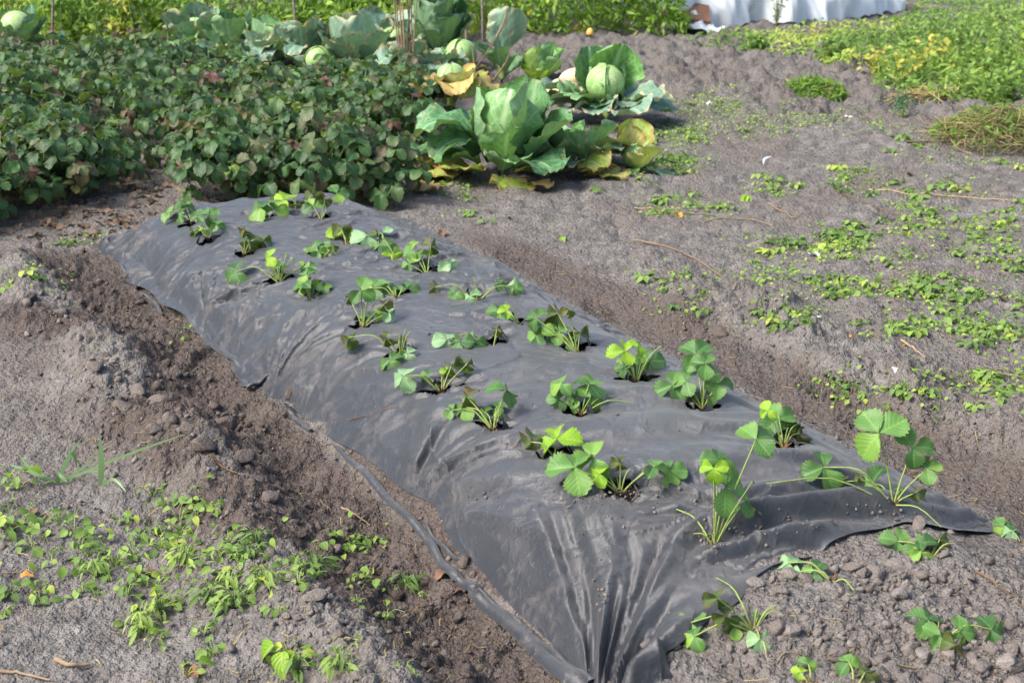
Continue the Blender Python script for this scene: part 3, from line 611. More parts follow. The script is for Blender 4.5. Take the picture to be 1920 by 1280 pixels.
def strawberry(i, base_px, label, leaves, stubs):
    rr = random.Random(100+i)
    bx = base_px
    B = spt(bx[0], bx[1]); depth = B.y*math.cos(PITCH)+(CAMH-B.z)*math.sin(PITCH)
    B.z -= .012
    root = emp('strawberry_plant', B, label, 'strawberry plant', 'young strawberry plants set in the bed')
    # crown: a tuft of short scales at soil level
    acc = Acc()
    for k in range(7):
        a = rr.uniform(0, 6.28); e = rr.uniform(.6, 1.3); L = rr.uniform(.012, .03)
        d = np.array([math.cos(a)*math.cos(e), math.sin(a)*math.cos(e), math.sin(e)])
        V, Fq = tube([d*0, d*L*.6, d*L], [.004, .0032, .001], 5); acc.put(V, Fq)
    add('crown', acc.mesh('crown', M['crown']), root)
    extra = [(bx[0]+rr.uniform(-14, 14), bx[1]-rr.uniform(4, 16), rr.uniform(15, 22), rr.choice('gggd')) for _ in range(1)] if len(leaves) > 3 else []
    for (lx, ly, size, ty) in list(leaves)+extra:
        sz = size/F*depth
        G = spt(lx, ly)
        if (ly >= bx[1]-6 or (G-B).length < .14 and ly > bx[1]-18) and (G-B).length < .45:
            C = G+Vector((0, 0, .012+.12*sz))
        else:
            up = (bx[1]-ly)/F*depth
            C = at_y(lx, ly, B.y+rr.uniform(-.02, .07)+.12*up)
            C.z = max(C.z, surf_h(C.x, C.y)+.02)
        out = Vector((C.x-B.x, C.y-B.y, 0)); 
        if out.length < .02: out = Vector((rr.uniform(-1, 1), rr.uniform(-1, .3), 0))
        out.normalize()
        nrm = Vector((rr.uniform(-.45, .45), -.62+rr.uniform(-.3, .3), .80))+out*.2
        nrm.normalize()
        if ty == 'd': nrm = (nrm+Vector((rr.uniform(-.5, .5), -.4, -.1))).normalized()
        hd = out*.8+Vector((rr.uniform(-.5, .5), rr.uniform(-.6, .2), 0)); hd = (hd-nrm*hd.dot(nrm)).normalized()
        # stalk: leaves the crown steeply, arches to the leaf
        dist = (C-B).length
        mid = B.lerp(C, .55)+Vector((0, 0, .22*dist*(1.0 if C.z-B.z < .5*dist else .25)))
        P = smooth_path([B, B.lerp(mid, .55)+Vector((0, 0, .03*dist)), mid, C], 9)
        rad = np.linspace(.0026, .0015, 9)*(.8+.25*min(1, size/50))
        V, Fq = tube(P-np.array(B), rad, 5)
        stalk = add('leaf_stalk', mk('leaf_stalk', V, Fq, mat=M['stalk']), root)
        big = sz*(.76 if size > 15 else .5)
        n_l = 3 if size >= 20 else rr.choice((1, 2, 3))
        for k in range(n_l):
            a = (0, 1.75, -1.75)[k]+rr.uniform(-.18, .18)
            q = Matrix.Rotation(a, 3, nrm); h = q @ hd
            dr = rr.uniform(-.05, .35)+(.45 if ty == 'd' else 0)+(.25 if ty == 'p' else 0)
            h = (h*math.cos(dr)-nrm*math.sin(dr)).normalized()
            n2 = (nrm-h*nrm.dot(h)).normalized()
            x = h.cross(n2)
            R = Matrix((x, h, n2)).transposed()
            me = LEAFLETS[ty][rr.randrange(5)]
            add('leaflet', me, stalk, mat4(R, big*rr.uniform(.88, 1.1), C-B))
    for (sx, sy) in stubs:
        up = bx[1]-sy
        if up > 12 and abs(sx-bx[0]) < 55: E_ = at_y(sx, sy, B.y+.01)
        else:
            E_ = spt(sx, sy, .012)
            if (E_-B).length > .45: E_ = at_y(sx, sy, B.y)
        mid = B.lerp(E_, .5)+Vector((0, 0, .01+.1*(E_-B).length))
        V, Fq = tube(smooth_path([B, mid, E_], 7)-np.array(B), np.linspace(.0024, .0014, 7), 5)
        add('cut_stalk', mk('cut_stalk', V, Fq, mat=M['stalk']), root)
for i, (b, lab, lv, sb) in enumerate(PLANTS): strawberry(i, b, lab, lv, sb)

# ---------------------------------------------------------------- old strawberry rows on the left
def trifoliate(seed, res=11):
    r = random.Random(seed); acc = Acc()
    for a in (0, 1.6, -1.6):
        V, Fq, U = leaflet_mesh('l', .62, .25, r.uniform(.1, .5), r.uniform(.1, .5), seed, res, 5, .09, .04)
        d = r.uniform(0, .5); ca, sa = math.cos(d), math.sin(d)
        V = np.stack([V[:, 0], V[:, 1]*ca+V[:, 2]*sa, -V[:, 1]*sa+V[:, 2]*ca], -1)
        a += r.uniform(-.2, .2); c, s = math.cos(a), math.sin(a)
        V = np.stack([V[:, 0]*c-V[:, 1]*s, V[:, 0]*s+V[:, 1]*c, V[:, 2]], -1)
        acc.put(V, Fq, U)
    acc.put([(-.02, .03, -.01), (.02, .03, -.01), (.02, -.25, -1.0), (-.02, -.25, -1.0)], np.array([[0, 1, 2, 3]]), [(.5, .02)]*4)
    return acc
TRI = [trifoliate(k).mesh('leaf', M['old']) for k in range(10)]
def old_plants():
    rr = random.Random(5); spots = []
    y = 6.95
    while y < 11.3:
        for x in np.arange(-6.2, -.3, .31):
            X = x+rr.uniform(-.08, .08); Yp = y+rr.uniform(-.08, .08)
            left = X < -2.12-.03*(Yp-7); midr = -1.78-.04*(Yp-7) < X < -.62
            if not (left or midr): 
                if Yp > 8.2 and X < -.62: pass          # the path closes over further back
                else: continue
            if left and Yp < 6.75+.25*max(0, -2.3-X)*0+(.0 if X < -2.3 else .3): continue
            if abs(X) > .40*Yp+.55: continue
            if Yp > 10.2 and X > -1.55: continue
            if Yp > 10.6 and X > -2.2: continue
            spots.append((X, Yp, left))
        y += .33
    spots += [(-2.75, 6.62, True), (-3.05, 6.5, True), (-2.45, 6.72, True), (-3.3, 6.75, True), (-2.2, 6.95, True), (-2.62, 6.42, True), (-2.9, 6.3, True), (-2.35, 7.0, True), (-2.12, 7.2, True), (-3.2, 6.3, True), (-2.5, 6.55, True), (-1.45, 6.93, False), (-1.0, 6.9, False), (-.75, 7.1, False)]
    for (X, Yp, left) in spots:
        z = gz(X, Yp)
        root = emp('strawberry_plant', (X, Yp, z), 'dark full-grown strawberry plant ' + ('at the front edge' if Yp < 7.25 else 'in the middle' if Yp < 9.2 else 'at the far end') + ' of the dense ' + ('row by the left border' if left else 'row between path and cabbages'),
                   'strawberry plant', 'old strawberry plants in dense rows, ' + ('left row' if left else 'middle row'))
        n = 33 if Yp < 8.3 else 22
        hs = rr.uniform(.8, 1.25)
        for k in range(n):
            a = rr.uniform(0, 6.283); r = .24*math.sqrt(rr.random()); top = rr.random()**.55
            hgt = (.06+.26*top)*(1-.55*(r/.26)**2)*rr.uniform(.8, 1.2)*hs+.02
            nrm = Vector((math.cos(a)*r*2.2+rr.uniform(-.4, .4), math.sin(a)*r*2.2+rr.uniform(-.4, .4)-.25, 1)).normalized()
            hd = Vector((math.cos(a)+rr.uniform(-.5, .5), math.sin(a)+rr.uniform(-.5, .5), -.2)); hd = (hd-nrm*hd.dot(nrm)).normalized()
            R = Matrix((hd.cross(nrm), hd, nrm)).transposed()
            add('leaf', TRI[rr.randrange(10)], root, mat4(R, rr.uniform(.085, .145), (math.cos(a)*r, math.sin(a)*r, hgt)))
old_plants()

# ---------------------------------------------------------------- cabbages and their neighbours
def big_leaf(seed, L=1., W=.46, e0=70, e1=20, cup=.5, ruffle=.05, nu=17, nv=15, stalk=.14, tip=.0):
    """broad leaf that starts at the origin, leans out along +Y; e0, e1 elevation of the midrib at base and tip"""
    r = random.Random(seed); V = []; U = []; y = z = 0.0; ph = r.uniform(0, 6)
    for i in range(nu):
        u = i/(nu-1); e = math.radians(e0+(e1-e0)*u**1.2)
        if i: y += math.cos(e)*L/(nu-1); z += math.sin(e)*L/(nu-1)
        b = max(0, (u-stalk)/(1-stalk)); prof = (math.sin(math.pi*min(1, b**1.25)*.955)**.5 if b > 0 else 0)
        wd = W*max(prof, .07 if u < .5 else .18)*(1+.06*math.sin(u*21+ph))
        # local normal (towards the plant's heart / up)
        ny, nz = -math.sin(e), math.cos(e)
        for j in range(nv):
            v = j/(nv-1)*2-1
            x = v*wd*(1-.18*cup*abs(v)); c = cup*wd*v*v*.55
            rf = ruffle*(math.sin(u*15+ph+v*2)*.6+.5*math.sin(u*27+v*7+ph*2))*abs(v)**2.5*L*min(1, b*3)
            wob = .010*L*math.sin((u-.5*abs(v))*6*2*math.pi)*abs(v)+.018*L*math.sin(11*v+9*u+ph)*math.sin(14*u+ph*3)
            d = c+rf+wob
            V.append((x, y+ny*d, z+nz*d)); U.append((v*.5+.5, u))
    return mk('leaf', np.array(V), grid_faces(nu, nv), np.array(U), mat=None)
CABV = {}
def cab_mesh(kind, mat, k):
    key = (kind, mat, k)
    if key not in CABV:
        e0, e1, cup, ruf, W = {'up': (74, 84, .75, .05, .46), 'in': (72, 118, 1.0, .035, .50), 'mid': (58, 46, .7, .07, .48), 'wrap': (46, 128, 1.0, .03, .50), 'low': (42, -20, .45, .085, .46), 'flat': (14, -12, .3, .08, .42), 'hang': (55, -60, .5, .08, .40)}[kind]
        me = big_leaf(k*7+hash(kind) % 1*0+len(kind)*13, 1., W, e0+k*4-4, e1+k*6-6, cup, ruf); me.materials.append(M[mat]); CABV[key] = me
    return CABV[key]
def head_meshes():
    out = []
    for k in range(3):
        # wrapping shell: part of a slightly flattened ball with a ruffled free rim
        V = []; U = []; nu, nv = 12, 13; span = math.radians((250, 200, 170)[k])
        for i in range(nu):
            u = i/(nu-1); th = math.pi*(.97-.94*u)      # from bottom to top
            for j in range(nv):
                v = j/(nv-1)*2-1; ph = v*span/2*(1-.15*u)
                r = (1.0+.035*k)*(1+.03*math.sin(6*ph+k)+.05*abs(v)**4+.015*math.sin(9*u+3*v))
                V.append((r*math.sin(th)*math.sin(ph), r*math.sin(th)*math.cos(ph), .92*r*math.cos(th))); U.append((v*.5+.5, u))
        out.append(mk('head_leaf', np.array(V), grid_faces(nu, nv)[:, ::-1], np.array(U), mat=M['cab_head']))
    bm = []
    V = []; U = []; nu, nv = 12, 17
    for i in range(nu):
        th = math.pi*i/(nu-1)
        for j in range(nv):
            ph = 2*math.pi*j/(nv-1); r = 1+.025*math.sin(3*ph+2*th)
            V.append((r*math.sin(th)*math.cos(ph), r*math.sin(th)*math.sin(ph), .92*math.cos(th))); U.append((j/(nv-1), i/(nu-1)))
    core = mk('head', np.array(V), grid_faces(nu, nv), np.array(U), mat=M['cab_head'])
    return core, out
HEAD, SHELLS = head_meshes()
def rotz(a, tiltx=0., S=1., P=(0, 0, 0), roll=0.):
    return Matrix.Translation(P) @ Matrix.Rotation(a, 4, 'Z') @ Matrix.Rotation(tiltx, 4, 'X') @ Matrix.Rotation(roll, 4, 'Y') @ Matrix.Scale(S, 4)
def cabbage(px, py, label, spec, head=0., seed=0, name='cabbage', cat='cabbage', group='cabbages in the vegetable rows', headz=.6, y=None):
    """spec: list of (kind, material, count, size m, ring radius m, azimuth centre deg, azimuth span deg, base height m)"""
    rr = random.Random(seed+40); B = gpt(px, py)
    root = emp(name, B, label, cat, group)
    V, Fq = tube([(0, 0, -.03), (.004, 0, .05), (0, .004, .14)], [.028, .024, .03], 8)
    add('stem', mk('stem', V, Fq, mat=M['stalk']), root)
    for (kind, mat, n, S, ring, ac, asp, bz) in spec:
        for k in range(n):
            a = math.radians(ac+(k/max(1, n)-.5+.5/max(1, n))*asp+rr.uniform(-20, 20))
            # azimuth 0 = towards the camera (-Y), positive = to the right
            d = Vector((math.sin(a), -math.cos(a), 0))
            rz = math.atan2(-d.x, d.y)
            add('leaf', cab_mesh(kind, mat, rr.randrange(3)), root, rotz(rz, rr.uniform(-.22, .22), S*rr.uniform(.72, 1.18), d*ring+Vector((0, 0, bz+rr.uniform(-.01, .02))), rr.uniform(-.3, .3)))
    if head:
        hd = add('head', HEAD, root, Matrix.Translation((0, 0, headz)) @ Matrix.Rotation(rr.uniform(-.3, .3), 4, 'X') @ Matrix.Scale(head, 4))
        for k in range(3):
            add('head_leaf', SHELLS[k], hd, Matrix.Rotation(rr.uniform(0, 6.28)+k*2.1, 4, 'Z') @ Matrix.Scale(1.015+.02*k, 4))
    return root
cabbage(938, 330, 'large upright green cabbage with spread veined leaves, nearest the bed',
        [('up', 'cab', 4, .43, .12, 180, 240, .06), ('wrap', 'cab_in', 5, .46, .02, 0, 300, .07), ('mid', 'cab_in', 1, .30, .10, 0, 10, .05), ('mid', 'cab', 3, .36, .12, 110, 120, .05), ('mid', 'cab', 2, .36, .12, -110, 80, .05), ('hang', 'cab', 2, .40, .12, -80, 60, .18),
         ('low', 'cab', 6, .34, .10, 20, 280, .03), ('flat', 'cab_yel', 3, .34, .08, 60, 120, .02), ('flat', 'cab_yel', 2, .32, .10, -70, 50, .01), ('flat', 'cab_dead', 2, .34, .14, -95, 60, .0)], head=.12, seed=1, headz=.24)
cabbage(1135, 228, 'blue-green cabbage with pale head, right of the squashes',
        [('up', 'cab', 4, .40, .10, 180, 200, .05), ('low', 'cab_blue', 6, .36, .09, 0, 330, .10), ('low', 'cab_blue', 6, .36, .10, 0, 320, .05), ('wrap', 'cab_in', 3, .38, .02, 180, 260, .10), ('low', 'cab', 3, .34, .1, -60, 100, .08)], head=.115, seed=2, headz=.26)
cabbage(672, 145, 'wide blue cabbage with brown-edged leaves around a pale round head',
        [('up', 'cab_blue', 6, 0.406, .14, 180, 280, .05), ('mid', 'cab_blue', 7, 0.390, .12, 0, 340, .05), ('low', 'cab_blue', 6, 0.359, .12, 0, 330, .04), ('wrap', 'cab_in', 4, .40, .02, 180, 300, .08)], head=.125, seed=3, headz=.27)
cabbage(505, 128, 'leafy grey-green cabbage left of the wide blue one',
        [('up', 'cab', 5, 0.343, .10, 180, 260, .05), ('mid', 'cab_blue', 7, 0.343, .10, 0, 340, .05), ('hang', 'cab_blue', 4, 0.359, .08, 0, 200, .14), ('low', 'cab', 4, 0.312, .1, 0, 250, .04)], head=.12, seed=4, headz=.24)
cabbage(575, 128, 'grey-blue cabbage with upright leaf between the two larger ones',
        [('up', 'cab_blue', 4, 0.328, .09, 120, 200, .05), ('mid', 'cab_blue', 5, 0.296, .09, 0, 330, .05), ('hang', 'cab_blue', 3, 0.312, .08, -60, 160, .12)], head=.09, seed=5, headz=.2)
cabbage(598, 152, 'small pale-headed cabbage in front of the wide blue one',
        [('mid', 'cab_blue', 5, 0.203, .08, 0, 330, .03), ('low', 'cab', 4, 0.218, .08, 0, 330, .02)], head=.10, seed=6, headz=.17)
cabbage(372, 98, 'pale blue-grey cabbage at the left end of the cabbage row',
        [('up', 'cab_blue', 4, 0.312, .10, 160, 240, .05), ('mid', 'cab_blue', 7, 0.328, .10, 0, 340, .05), ('low', 'cab', 5, 0.312, .1, 0, 320, .04)], head=.10, seed=7, headz=.2)
cabbage(440, 112, 'mid-green cabbage between the pale left-end one and the grey-green one',
        [('up', 'cab', 4, .34, .10, 180, 240, .05), ('mid', 'cab', 5, .34, .10, 0, 330, .05), ('low', 'cab_blue', 5, .34, .1, 0, 320, .04)], head=.10, seed=21, headz=.2)
cabbage(740, 128, 'blue-grey cabbage between the wide one and the dry stems',
        [('up', 'cab_blue', 4, .40, .10, 180, 240, .05), ('mid', 'cab_blue', 5, .40, .10, 0, 330, .05), ('low', 'cab_blue', 4, .36, .1, 0, 320, .04)], head=.11, seed=22, headz=.22)
cabbage(38, 104, 'dark green cabbage with light head at the upper left corner',
        [('up', 'kale', 4, 0.328, .12, 170, 260, .05), ('mid', 'kale', 6, 0.328, .11, 0, 330, .05), ('low', 'kale', 5, 0.312, .1, 0, 330, .04)], head=.14, seed=8, headz=.26)
cabbage(622, 78, 'large round-leaved cabbage behind the blue one, left',
        [('up', 'cab', 5, 0.406, .10, 180, 280, .10), ('mid', 'cab', 6, 0.359, .10, 0, 330, .10), ('mid', 'cab_in', 2, 0.312, .1, 30, 120, .1)], seed=9)
cabbage(718, 72, 'dark big-leaved cabbage behind the blue one, right',
        [('up', 'kale', 6, 0.452, .10, 180, 300, .10), ('mid', 'kale', 6, 0.374, .10, 0, 330, .10)], seed=10)
cabbage(826, 132, 'tall dark green kale plant beside the dry stems',
        [('up', 'kale', 6, 0.328, .08, 180, 320, .22), ('mid', 'kale', 8, 0.281, .08, 0, 350, .16), ('low', 'kale', 8, 0.265, .08, 0, 350, .10), ('up', 'kale', 4, 0.312, .05, 0, 300, .32)], seed=11, name='kale_plant', cat='kale', group='leafy vegetables in the back rows')
cabbage(866, 150, 'pale stripped cabbage head with few yellow leaves beside a dead twig',
        [('low', 'cab_yel', 4, 0.203, .08, 0, 330, .04), ('mid', 'cab', 3, 0.187, .08, -60, 160, .04), ('low', 'cab_dead', 2, 0.203, .1, -80, 80, .03)], head=.115, seed=12, headz=.20)
cabbage(800, 160, 'grey brown-edged cabbage beside the bundle of dry stems',
        [('mid', 'cab_blue', 5, 0.328, .08, 30, 260, .05), ('hang', 'cab_blue', 4, 0.312, .08, 0, 200, .16), ('low', 'cab_dead', 2, 0.234, .08, -40, 80, .05)], seed=13)
cabbage(846, 222, 'cut cabbage stump with dried hanging leaves behind the large green cabbage',
        [('hang', 'cab_dead', 6, .34, .07, -40, 240, .16), ('mid', 'cab_yel', 3, .28, .06, 40, 160, .12), ('hang', 'cab_yel', 3, .30, .06, 10, 160, .15)], head=.085, seed=14, headz=.27)
cabbage(1068, 318, 'low bitten cabbage plant leaning against the large green cabbage',
        [('mid', 'cab', 5, .26, .06, 0, 320, .02), ('low', 'cab_blue', 5, .27, .06, 0, 300, .03), ('up', 'cab_in', 2, .22, .05, 150, 120, .03), ('low', 'cab_yel', 3, .30, .07, 80, 90, .04)], seed=15)
cabbage(1192, 318, 'yellow-green cabbage leaf cluster lying flat at the row end',
        [('up', 'cab_yel', 2, .26, .05, 180, 60, .01), ('mid', 'cab_yel', 2, .22, .05, 20, 100, .01), ('flat', 'cab', 3, .22, .06, -40, 200, .02), ('flat', 'cab_dead', 2, .24, .07, -80, 70, .01)], head=.07, seed=16, headz=.07)
cabbage(1008, 160, 'bright salad plant with light green and yellow leaves behind the squashes',
        [('up', 'salad', 5, .24, .04, -40, 200, .02), ('mid', 'salad', 4, .22, .04, -60, 200, .02), ('mid', 'cab_in', 4, .26, .05, 90, 160, .03), ('up', 'cab_in', 4, .26, .06, 160, 200, .03)], seed=17, name='salad_plant', cat='salad plant', group='leafy vegetables in the back rows')
cabbage(940, 160, 'tall thin brassica stalk with one upright grey-green leaf',
        [('up', 'cab_blue', 2, .34, .02, 20, 60, .20), ('mid', 'cab', 2, .28, .03, -40, 150, .10), ('mid', 'cab', 2, .24, .03, 90, 60, .05)], seed=18, name='brassica_stalk', cat='brassica', group='leafy vegetables in the back rows')
# loose dead leaves at the foot of the big cabbage
for (px, py, kind, mat, S, az, lab) in ((818, 325, 'low', 'cab_dead', .26, -60, 'large brown dried cabbage leaf left of the green cabbage'), (850, 340, 'flat', 'cab_yel', .26, -100, 'curled yellow cabbage leaf lying beside the brown one'),
        (860, 312, 'low', 'cab', .30, -70, 'fallen green cabbage leaf left of the large cabbage'), (985, 352, 'flat', 'cab_dead', .16, 60, 'small tan dried leaf under the large cabbage front'), (820, 352, 'flat', 'cab_dead', .2, -20, 'dull tan dead leaf on the soil edge'), (1095, 335, 'flat', 'cab_yel', .25, 70, 'yellow cabbage leaf lying toward the row end'),
        (1150, 322, 'flat', 'cab_dead', .22, -60, 'pinkish dried cabbage leaf beside the yellow-green cluster')):
    g_ = gpt(px, py); a = math.radians(az); o = add('cabbage_leaf', cab_mesh(kind, mat, 1), None, rotz(math.atan2(-math.sin(a), -math.cos(a)), 0, S, g_+Vector((0, 0, .02))), lab, 'cabbage leaf', 'fallen cabbage leaves')
def squash(px, py, L, r, ang, lab):
    g_ = gpt(px, py); P = []; R = []
    for k in range(16):
        u = k/15; P.append((math.cos(ang)*(u-.5)*L, math.sin(ang)*(u-.5)*L, r*.85+.02*math.sin(u*3)))
        R.append(r*(max(0.02, math.sin(math.pi*min(1, (u*.96+.02))))**.5)*(1-.34*sm(.45, .75, np.array(u)))*1.0)
    V, Fq = tube(P, [float(x) for x in R], 14)
    root = emp('squash', g_, lab, 'squash', 'cream squashes lying behind the cabbage')
    add('body', mk('squash_body', V, Fq, mat=M['squash']), root)
    e = np.array(P[-1]); d = np.array([math.cos(ang), math.sin(ang), .15]); V, Fq = tube([e-d*.005, e+d*.03, e+d*.055], [.014, .010, .013], 6)
    add('stem', mk('squash_stem', V, Fq, mat=M['twig']), root)
squash(1046, 178, .30, .075, math.pi+.15, 'cream squash lying across, the rear of the pair'); squash(1030, 192, .24, .07, math.pi-.5, 'cream squash lying in front of the other one')
squash(1080, 172, .26, .075, .2, 'cream squash half hidden behind the blue-green cabbage')
for k, (px, py) in enumerate(((1083, 66), (1106, 68), (1096, 62))):
    g_ = gpt(px, py); V, Fq = tube([(0, 0, -.005), (0, 0, .005), (0, 0, .03), (.003, 0, .06), (.006, 0, .08), (.008, 0, .088)], [.008, .03, .042, .034, .02, .004], 10)
    add('windfall_fruit', mk('windfall_fruit', V, Fq, mat=M['fruit']), None, Matrix.Translation(g_+Vector((0, 0, .01))), ('leftmost', 'rightmost', 'hindmost')[k]+' of three yellow windfall fruits at the foot of the thicket', 'fruit', 'windfall fruits by the thicket')

# ---------------------------------------------------------------- leaf masses: thicket, weed cover, seedlings
def simple_leaf(W=.36, fold=.25, curl=.3, n=4):
    V = []; U = []
    for i in range(n):
        u = i/(n-1); wd = W*math.sin(math.pi*min(1, .08+.9*u**.8))**.8
        for j in (-1, 0, 1): V.append((j*wd, u, fold*abs(j)*wd-curl*u*u)); U.append((j*.5+.5, u))
    return np.array(V), grid_faces(n, 3), np.array(U)
SL = simple_leaf(); SLN = simple_leaf(.14, .2, .35); SLW = simple_leaf(.46, .3, .35)
def rand_frames(n, rng, up=.8, spread=.8, toward=(0, -.25, 0)):
    nr = rng.normal(0, spread*.5, (n, 3))+np.array([0, 0, up])+np.array(toward); nr /= np.linalg.norm(nr, axis=1)[:, None]
    h = rng.normal(0, 1, (n, 3)); h[:, 2] -= .3; h -= nr*(h*nr).sum(1)[:, None]
    return frames(nr, h)
def thicket():
    rng = np.random.default_rng(3); acc = Acc(); n = 30000
    x = rng.uniform(-8.5, 1.75, n); d = rng.random(n)**1.6*2.2
    front = 13.0+.10*(x+6)+.35*vn(x*.9, x*0, 401)+1.0*(1-sm(-4.9, -4.2, x))
    front = np.where(x > -.4, 14.05+.28*(x+.4)*.5+.15*vn(x*2, x*0, 403), front)
    y = front+d
    top = (.55+.28*fbm(x, y, .8, 3, 405)+.35*d+.12*sm(-.3, .5, x))*(1-sm(1.35, 1.75, x)*.7)
    z = top*(1-rng.random(n)**1.5*.95)*np.clip(.45+d*1.6, 0, 1)+.03
    tn = np.clip(.52+.35*fbm(x, z*2, .8, 2, 407)+rng.normal(0, .17, n)-.18*sm(-.4, .6, x)*1.2, 0, .93)
    R_ = rand_frames(n, rng, .55, .9, (-.1, -.6, 0)); P_ = np.stack([x, y, z], -1); sz = rng.uniform(.03, .075, n); h_ = n//2
    scatter(acc, SL, P_[:h_], R_[:h_], sz[:h_], tn[:h_]); scatter(acc, SLN, P_[h_:], R_[h_:], sz[h_:]*1.5, tn[h_:])
    for k in range(420):
        X = rng.uniform(-8.5, 1.6); Y = 12.9+.10*(X+6)+rng.uniform(.1, 2) if X < -.4 else 14.2+rng.uniform(0, 1.5)
        lean = rng.normal(0, .22, 2); H = rng.uniform(.5, 1.2)
        V, Fq = tube([(X, Y, 0), (X+lean[0]*.4*H, Y+lean[1]*.4*H, H*.5), (X+lean[0]*H, Y+lean[1]*H, H)], [.006, .005, .002], 3); acc.put(V, Fq, None, .3)
    add('weed_thicket', acc.mesh('weed_thicket', M['thicket']), None, None, 'tangled green weed thicket along the back of the garden', 'thicket', kind='stuff')
thicket()
def bush(px, py, H, W, n, mat, label, seed, tl=(.2, .8), group=None, name='weed_bush', cat='weed', leaf=SL, ls=(.03, .06), nst=7):
    rng = np.random.default_rng(seed); B = gpt(px, py); root = emp(name, B, label, cat, group)
    sa = Acc(); fa = Acc(); P = []
    for k in range(nst):
        a = rng.uniform(0, 6.28); r = W*rng.uniform(.2, 1); h = H*rng.uniform(.7, 1.05)
        Q = smooth_path([(0, 0, -.01), (math.cos(a)*r*.35, math.sin(a)*r*.35, h*.55), (math.cos(a)*r, math.sin(a)*r, h)], 7)
        V, Fq = tube(Q, np.linspace(.005, .0015, 7), 4); sa.put(V, Fq); P.append(Q)
    pts = np.vstack(P); idx = rng.integers(0, len(pts), n); pp = pts[idx]+rng.normal(0, .035*W/.15, (n, 3)); pp[:, 2] = np.clip(pp[:, 2], .01, None)
    scatter(fa, leaf, pp, rand_frames(n, rng, .7, .9), rng.uniform(*ls, n), rng.uniform(*tl, n))
    add('stem', sa.mesh('stem', M['stalk']), root); f = add('foliage', fa.mesh('foliage', M[mat]), root); return root
bush(232, 84, .62, .20, 330, 'yellow', 'bright yellow leaved plant in the thicket behind the strawberry rows', 1, (0, .9), None, 'yellow_plant', 'plant', SLN, (.05, .09))
bush(140, 82, .55, .25, 320, 'thicket', 'dark green bushy weed left of the bright yellow plant', 2, (.1, .5))
bush(290, 78, .6, .25, 320, 'thicket', 'olive bushy weed right of the bright yellow plant', 3, (.4, .85))
for k, (px, py, lab) in enumerate(((700, 178, 'light green weed in front of the wide blue cabbage, left'), (735, 190, 'light green weed at the foot of the dry stem bundle'), (670, 185, 'small light green weed at the edge of the old strawberries'))):
    bush(px, py, .24, .14, 130, 'weed_t', lab, 20+k, (.5, 1), 'light green weeds by the cabbages', ls=(.025, .05))
YB = [(1650, 150, .22, .16), (1690, 158, .26, .16), (1725, 150, .28, .16), (1770, 152, .34, .18), (1668, 138, .22, .15)]
YL = ['leftmost yellowing weed at the edge of the green weed patch', 'yellow drying weed second from the left end', 'yellowing weed in the middle of the drying patch edge', 'tall yellow-stalked weed at the right of the drying ones', 'yellowing weed half hidden behind the leftmost one']
for k, (px, py, h, w_) in enumerate(YB): bush(px, py, h, w_, 130, 'yellow', YL[k], 30+k, (.1, 1), 'yellowing weeds at the patch edge', ls=(.03, .055))
GB = [(1800, 160, .42, .22), (1850, 170, .45, .24), (1900, 165, .5, .25), (1790, 120, .45, .22), (1860, 120, .48, .25), (1750, 120, .36, .2), (1930, 140, .5, .25), (1710, 108, .3, .2), (1420, 92, .12, .12), (1560, 105, .16, .16), (1830, 190, .22, .2), (1885, 195, .22, .2)]
GL = ['leafy green weed right behind the tall yellow-stalked one', 'tall leafy weed above the compost heap, left of the border pair', 'tall leafy weed at the right border above the compost heap', 'leafy weed second rank behind the yellowing weeds, left', 'leafy weed second rank behind the yellowing weeds, right',
      'leafy weed behind the middle of the yellowing ones', 'dark leafy weed cut by the right border', 'low leafy weed behind the left yellowing weeds', 'small weed tuft at the soil edge below the fleece', 'low weed tuft where the green patch meets the hoed soil', 'low weed between the dill and the tall weeds', 'low weed directly behind the compost heap']
for k, (px, py, h, w_) in enumerate(GB): bush(px, py, h, w_, 240, 'weed_t', GL[k], 50+k, (.05, .75), 'bushy weeds of the upper right patch', ls=(.025, .05))

def in_poly(px, py, poly):
    c = np.zeros(px.shape, bool); n = len(poly)
    for i in range(n):
        x1, y1 = poly[i]; x2, y2 = poly[(i+1) % n]
        c ^= ((y1 > py) != (y2 > py)) & (px < (x2-x1)*(py-y1)/(y2-y1+1e-9)+x1)
    return c
def weed_cover():
    rng = np.random.default_rng(9); acc = Acc(); n = 32000
    px = rng.uniform(1270, 2080, n); py = rng.uniform(-45, 190, n)
    poly = [(1285, 68), (1330, 78), (1430, 84), (1500, 92), (1545, 112), (1600, 118), (1660, 112), (1640, 160), (1720, 175), (1840, 195), (2080, 190), (2080, -45), (1745, -45), (1690, 25), (1560, 42), (1330, 55)]
    k = in_poly(px+rng.normal(0, 6, n), py+rng.normal(0, 3, n), poly); px, py = px[k], py[k]
    x, y = at(px, py, .05); g = ground_at(x, y)
    hh = (.05+.20*sm(1480, 1850, px)*sm(20, 110, py))*(.6+1.1*np.clip(fbm(x, y, 2.2, 3, 411), -.55, 1))
    z = g+np.abs(hh)*rng.random(len(x))**.6+.01
    tn = np.clip(.45+.5*fbm(x, y, 1.1, 3, 413)+rng.normal(0, .18, len(x)), 0, .97)
    R_ = rand_frames(len(x), rng, .7, .9); P_ = np.stack([x, y, z], -1); sz = rng.uniform(.02, .05, len(x)); h_ = len(x)//2
    scatter(acc, SL, P_[:h_], R_[:h_], sz[:h_], tn[:h_]); scatter(acc, SLN, P_[h_:], R_[h_:], sz[h_:]*1.7, tn[h_:])
    add('weed_cover', acc.mesh('weed_cover', M['weed_t']), None, None, 'low light green weeds carpeting the upper right of the garden', 'weeds', kind='stuff')
weed_cover()

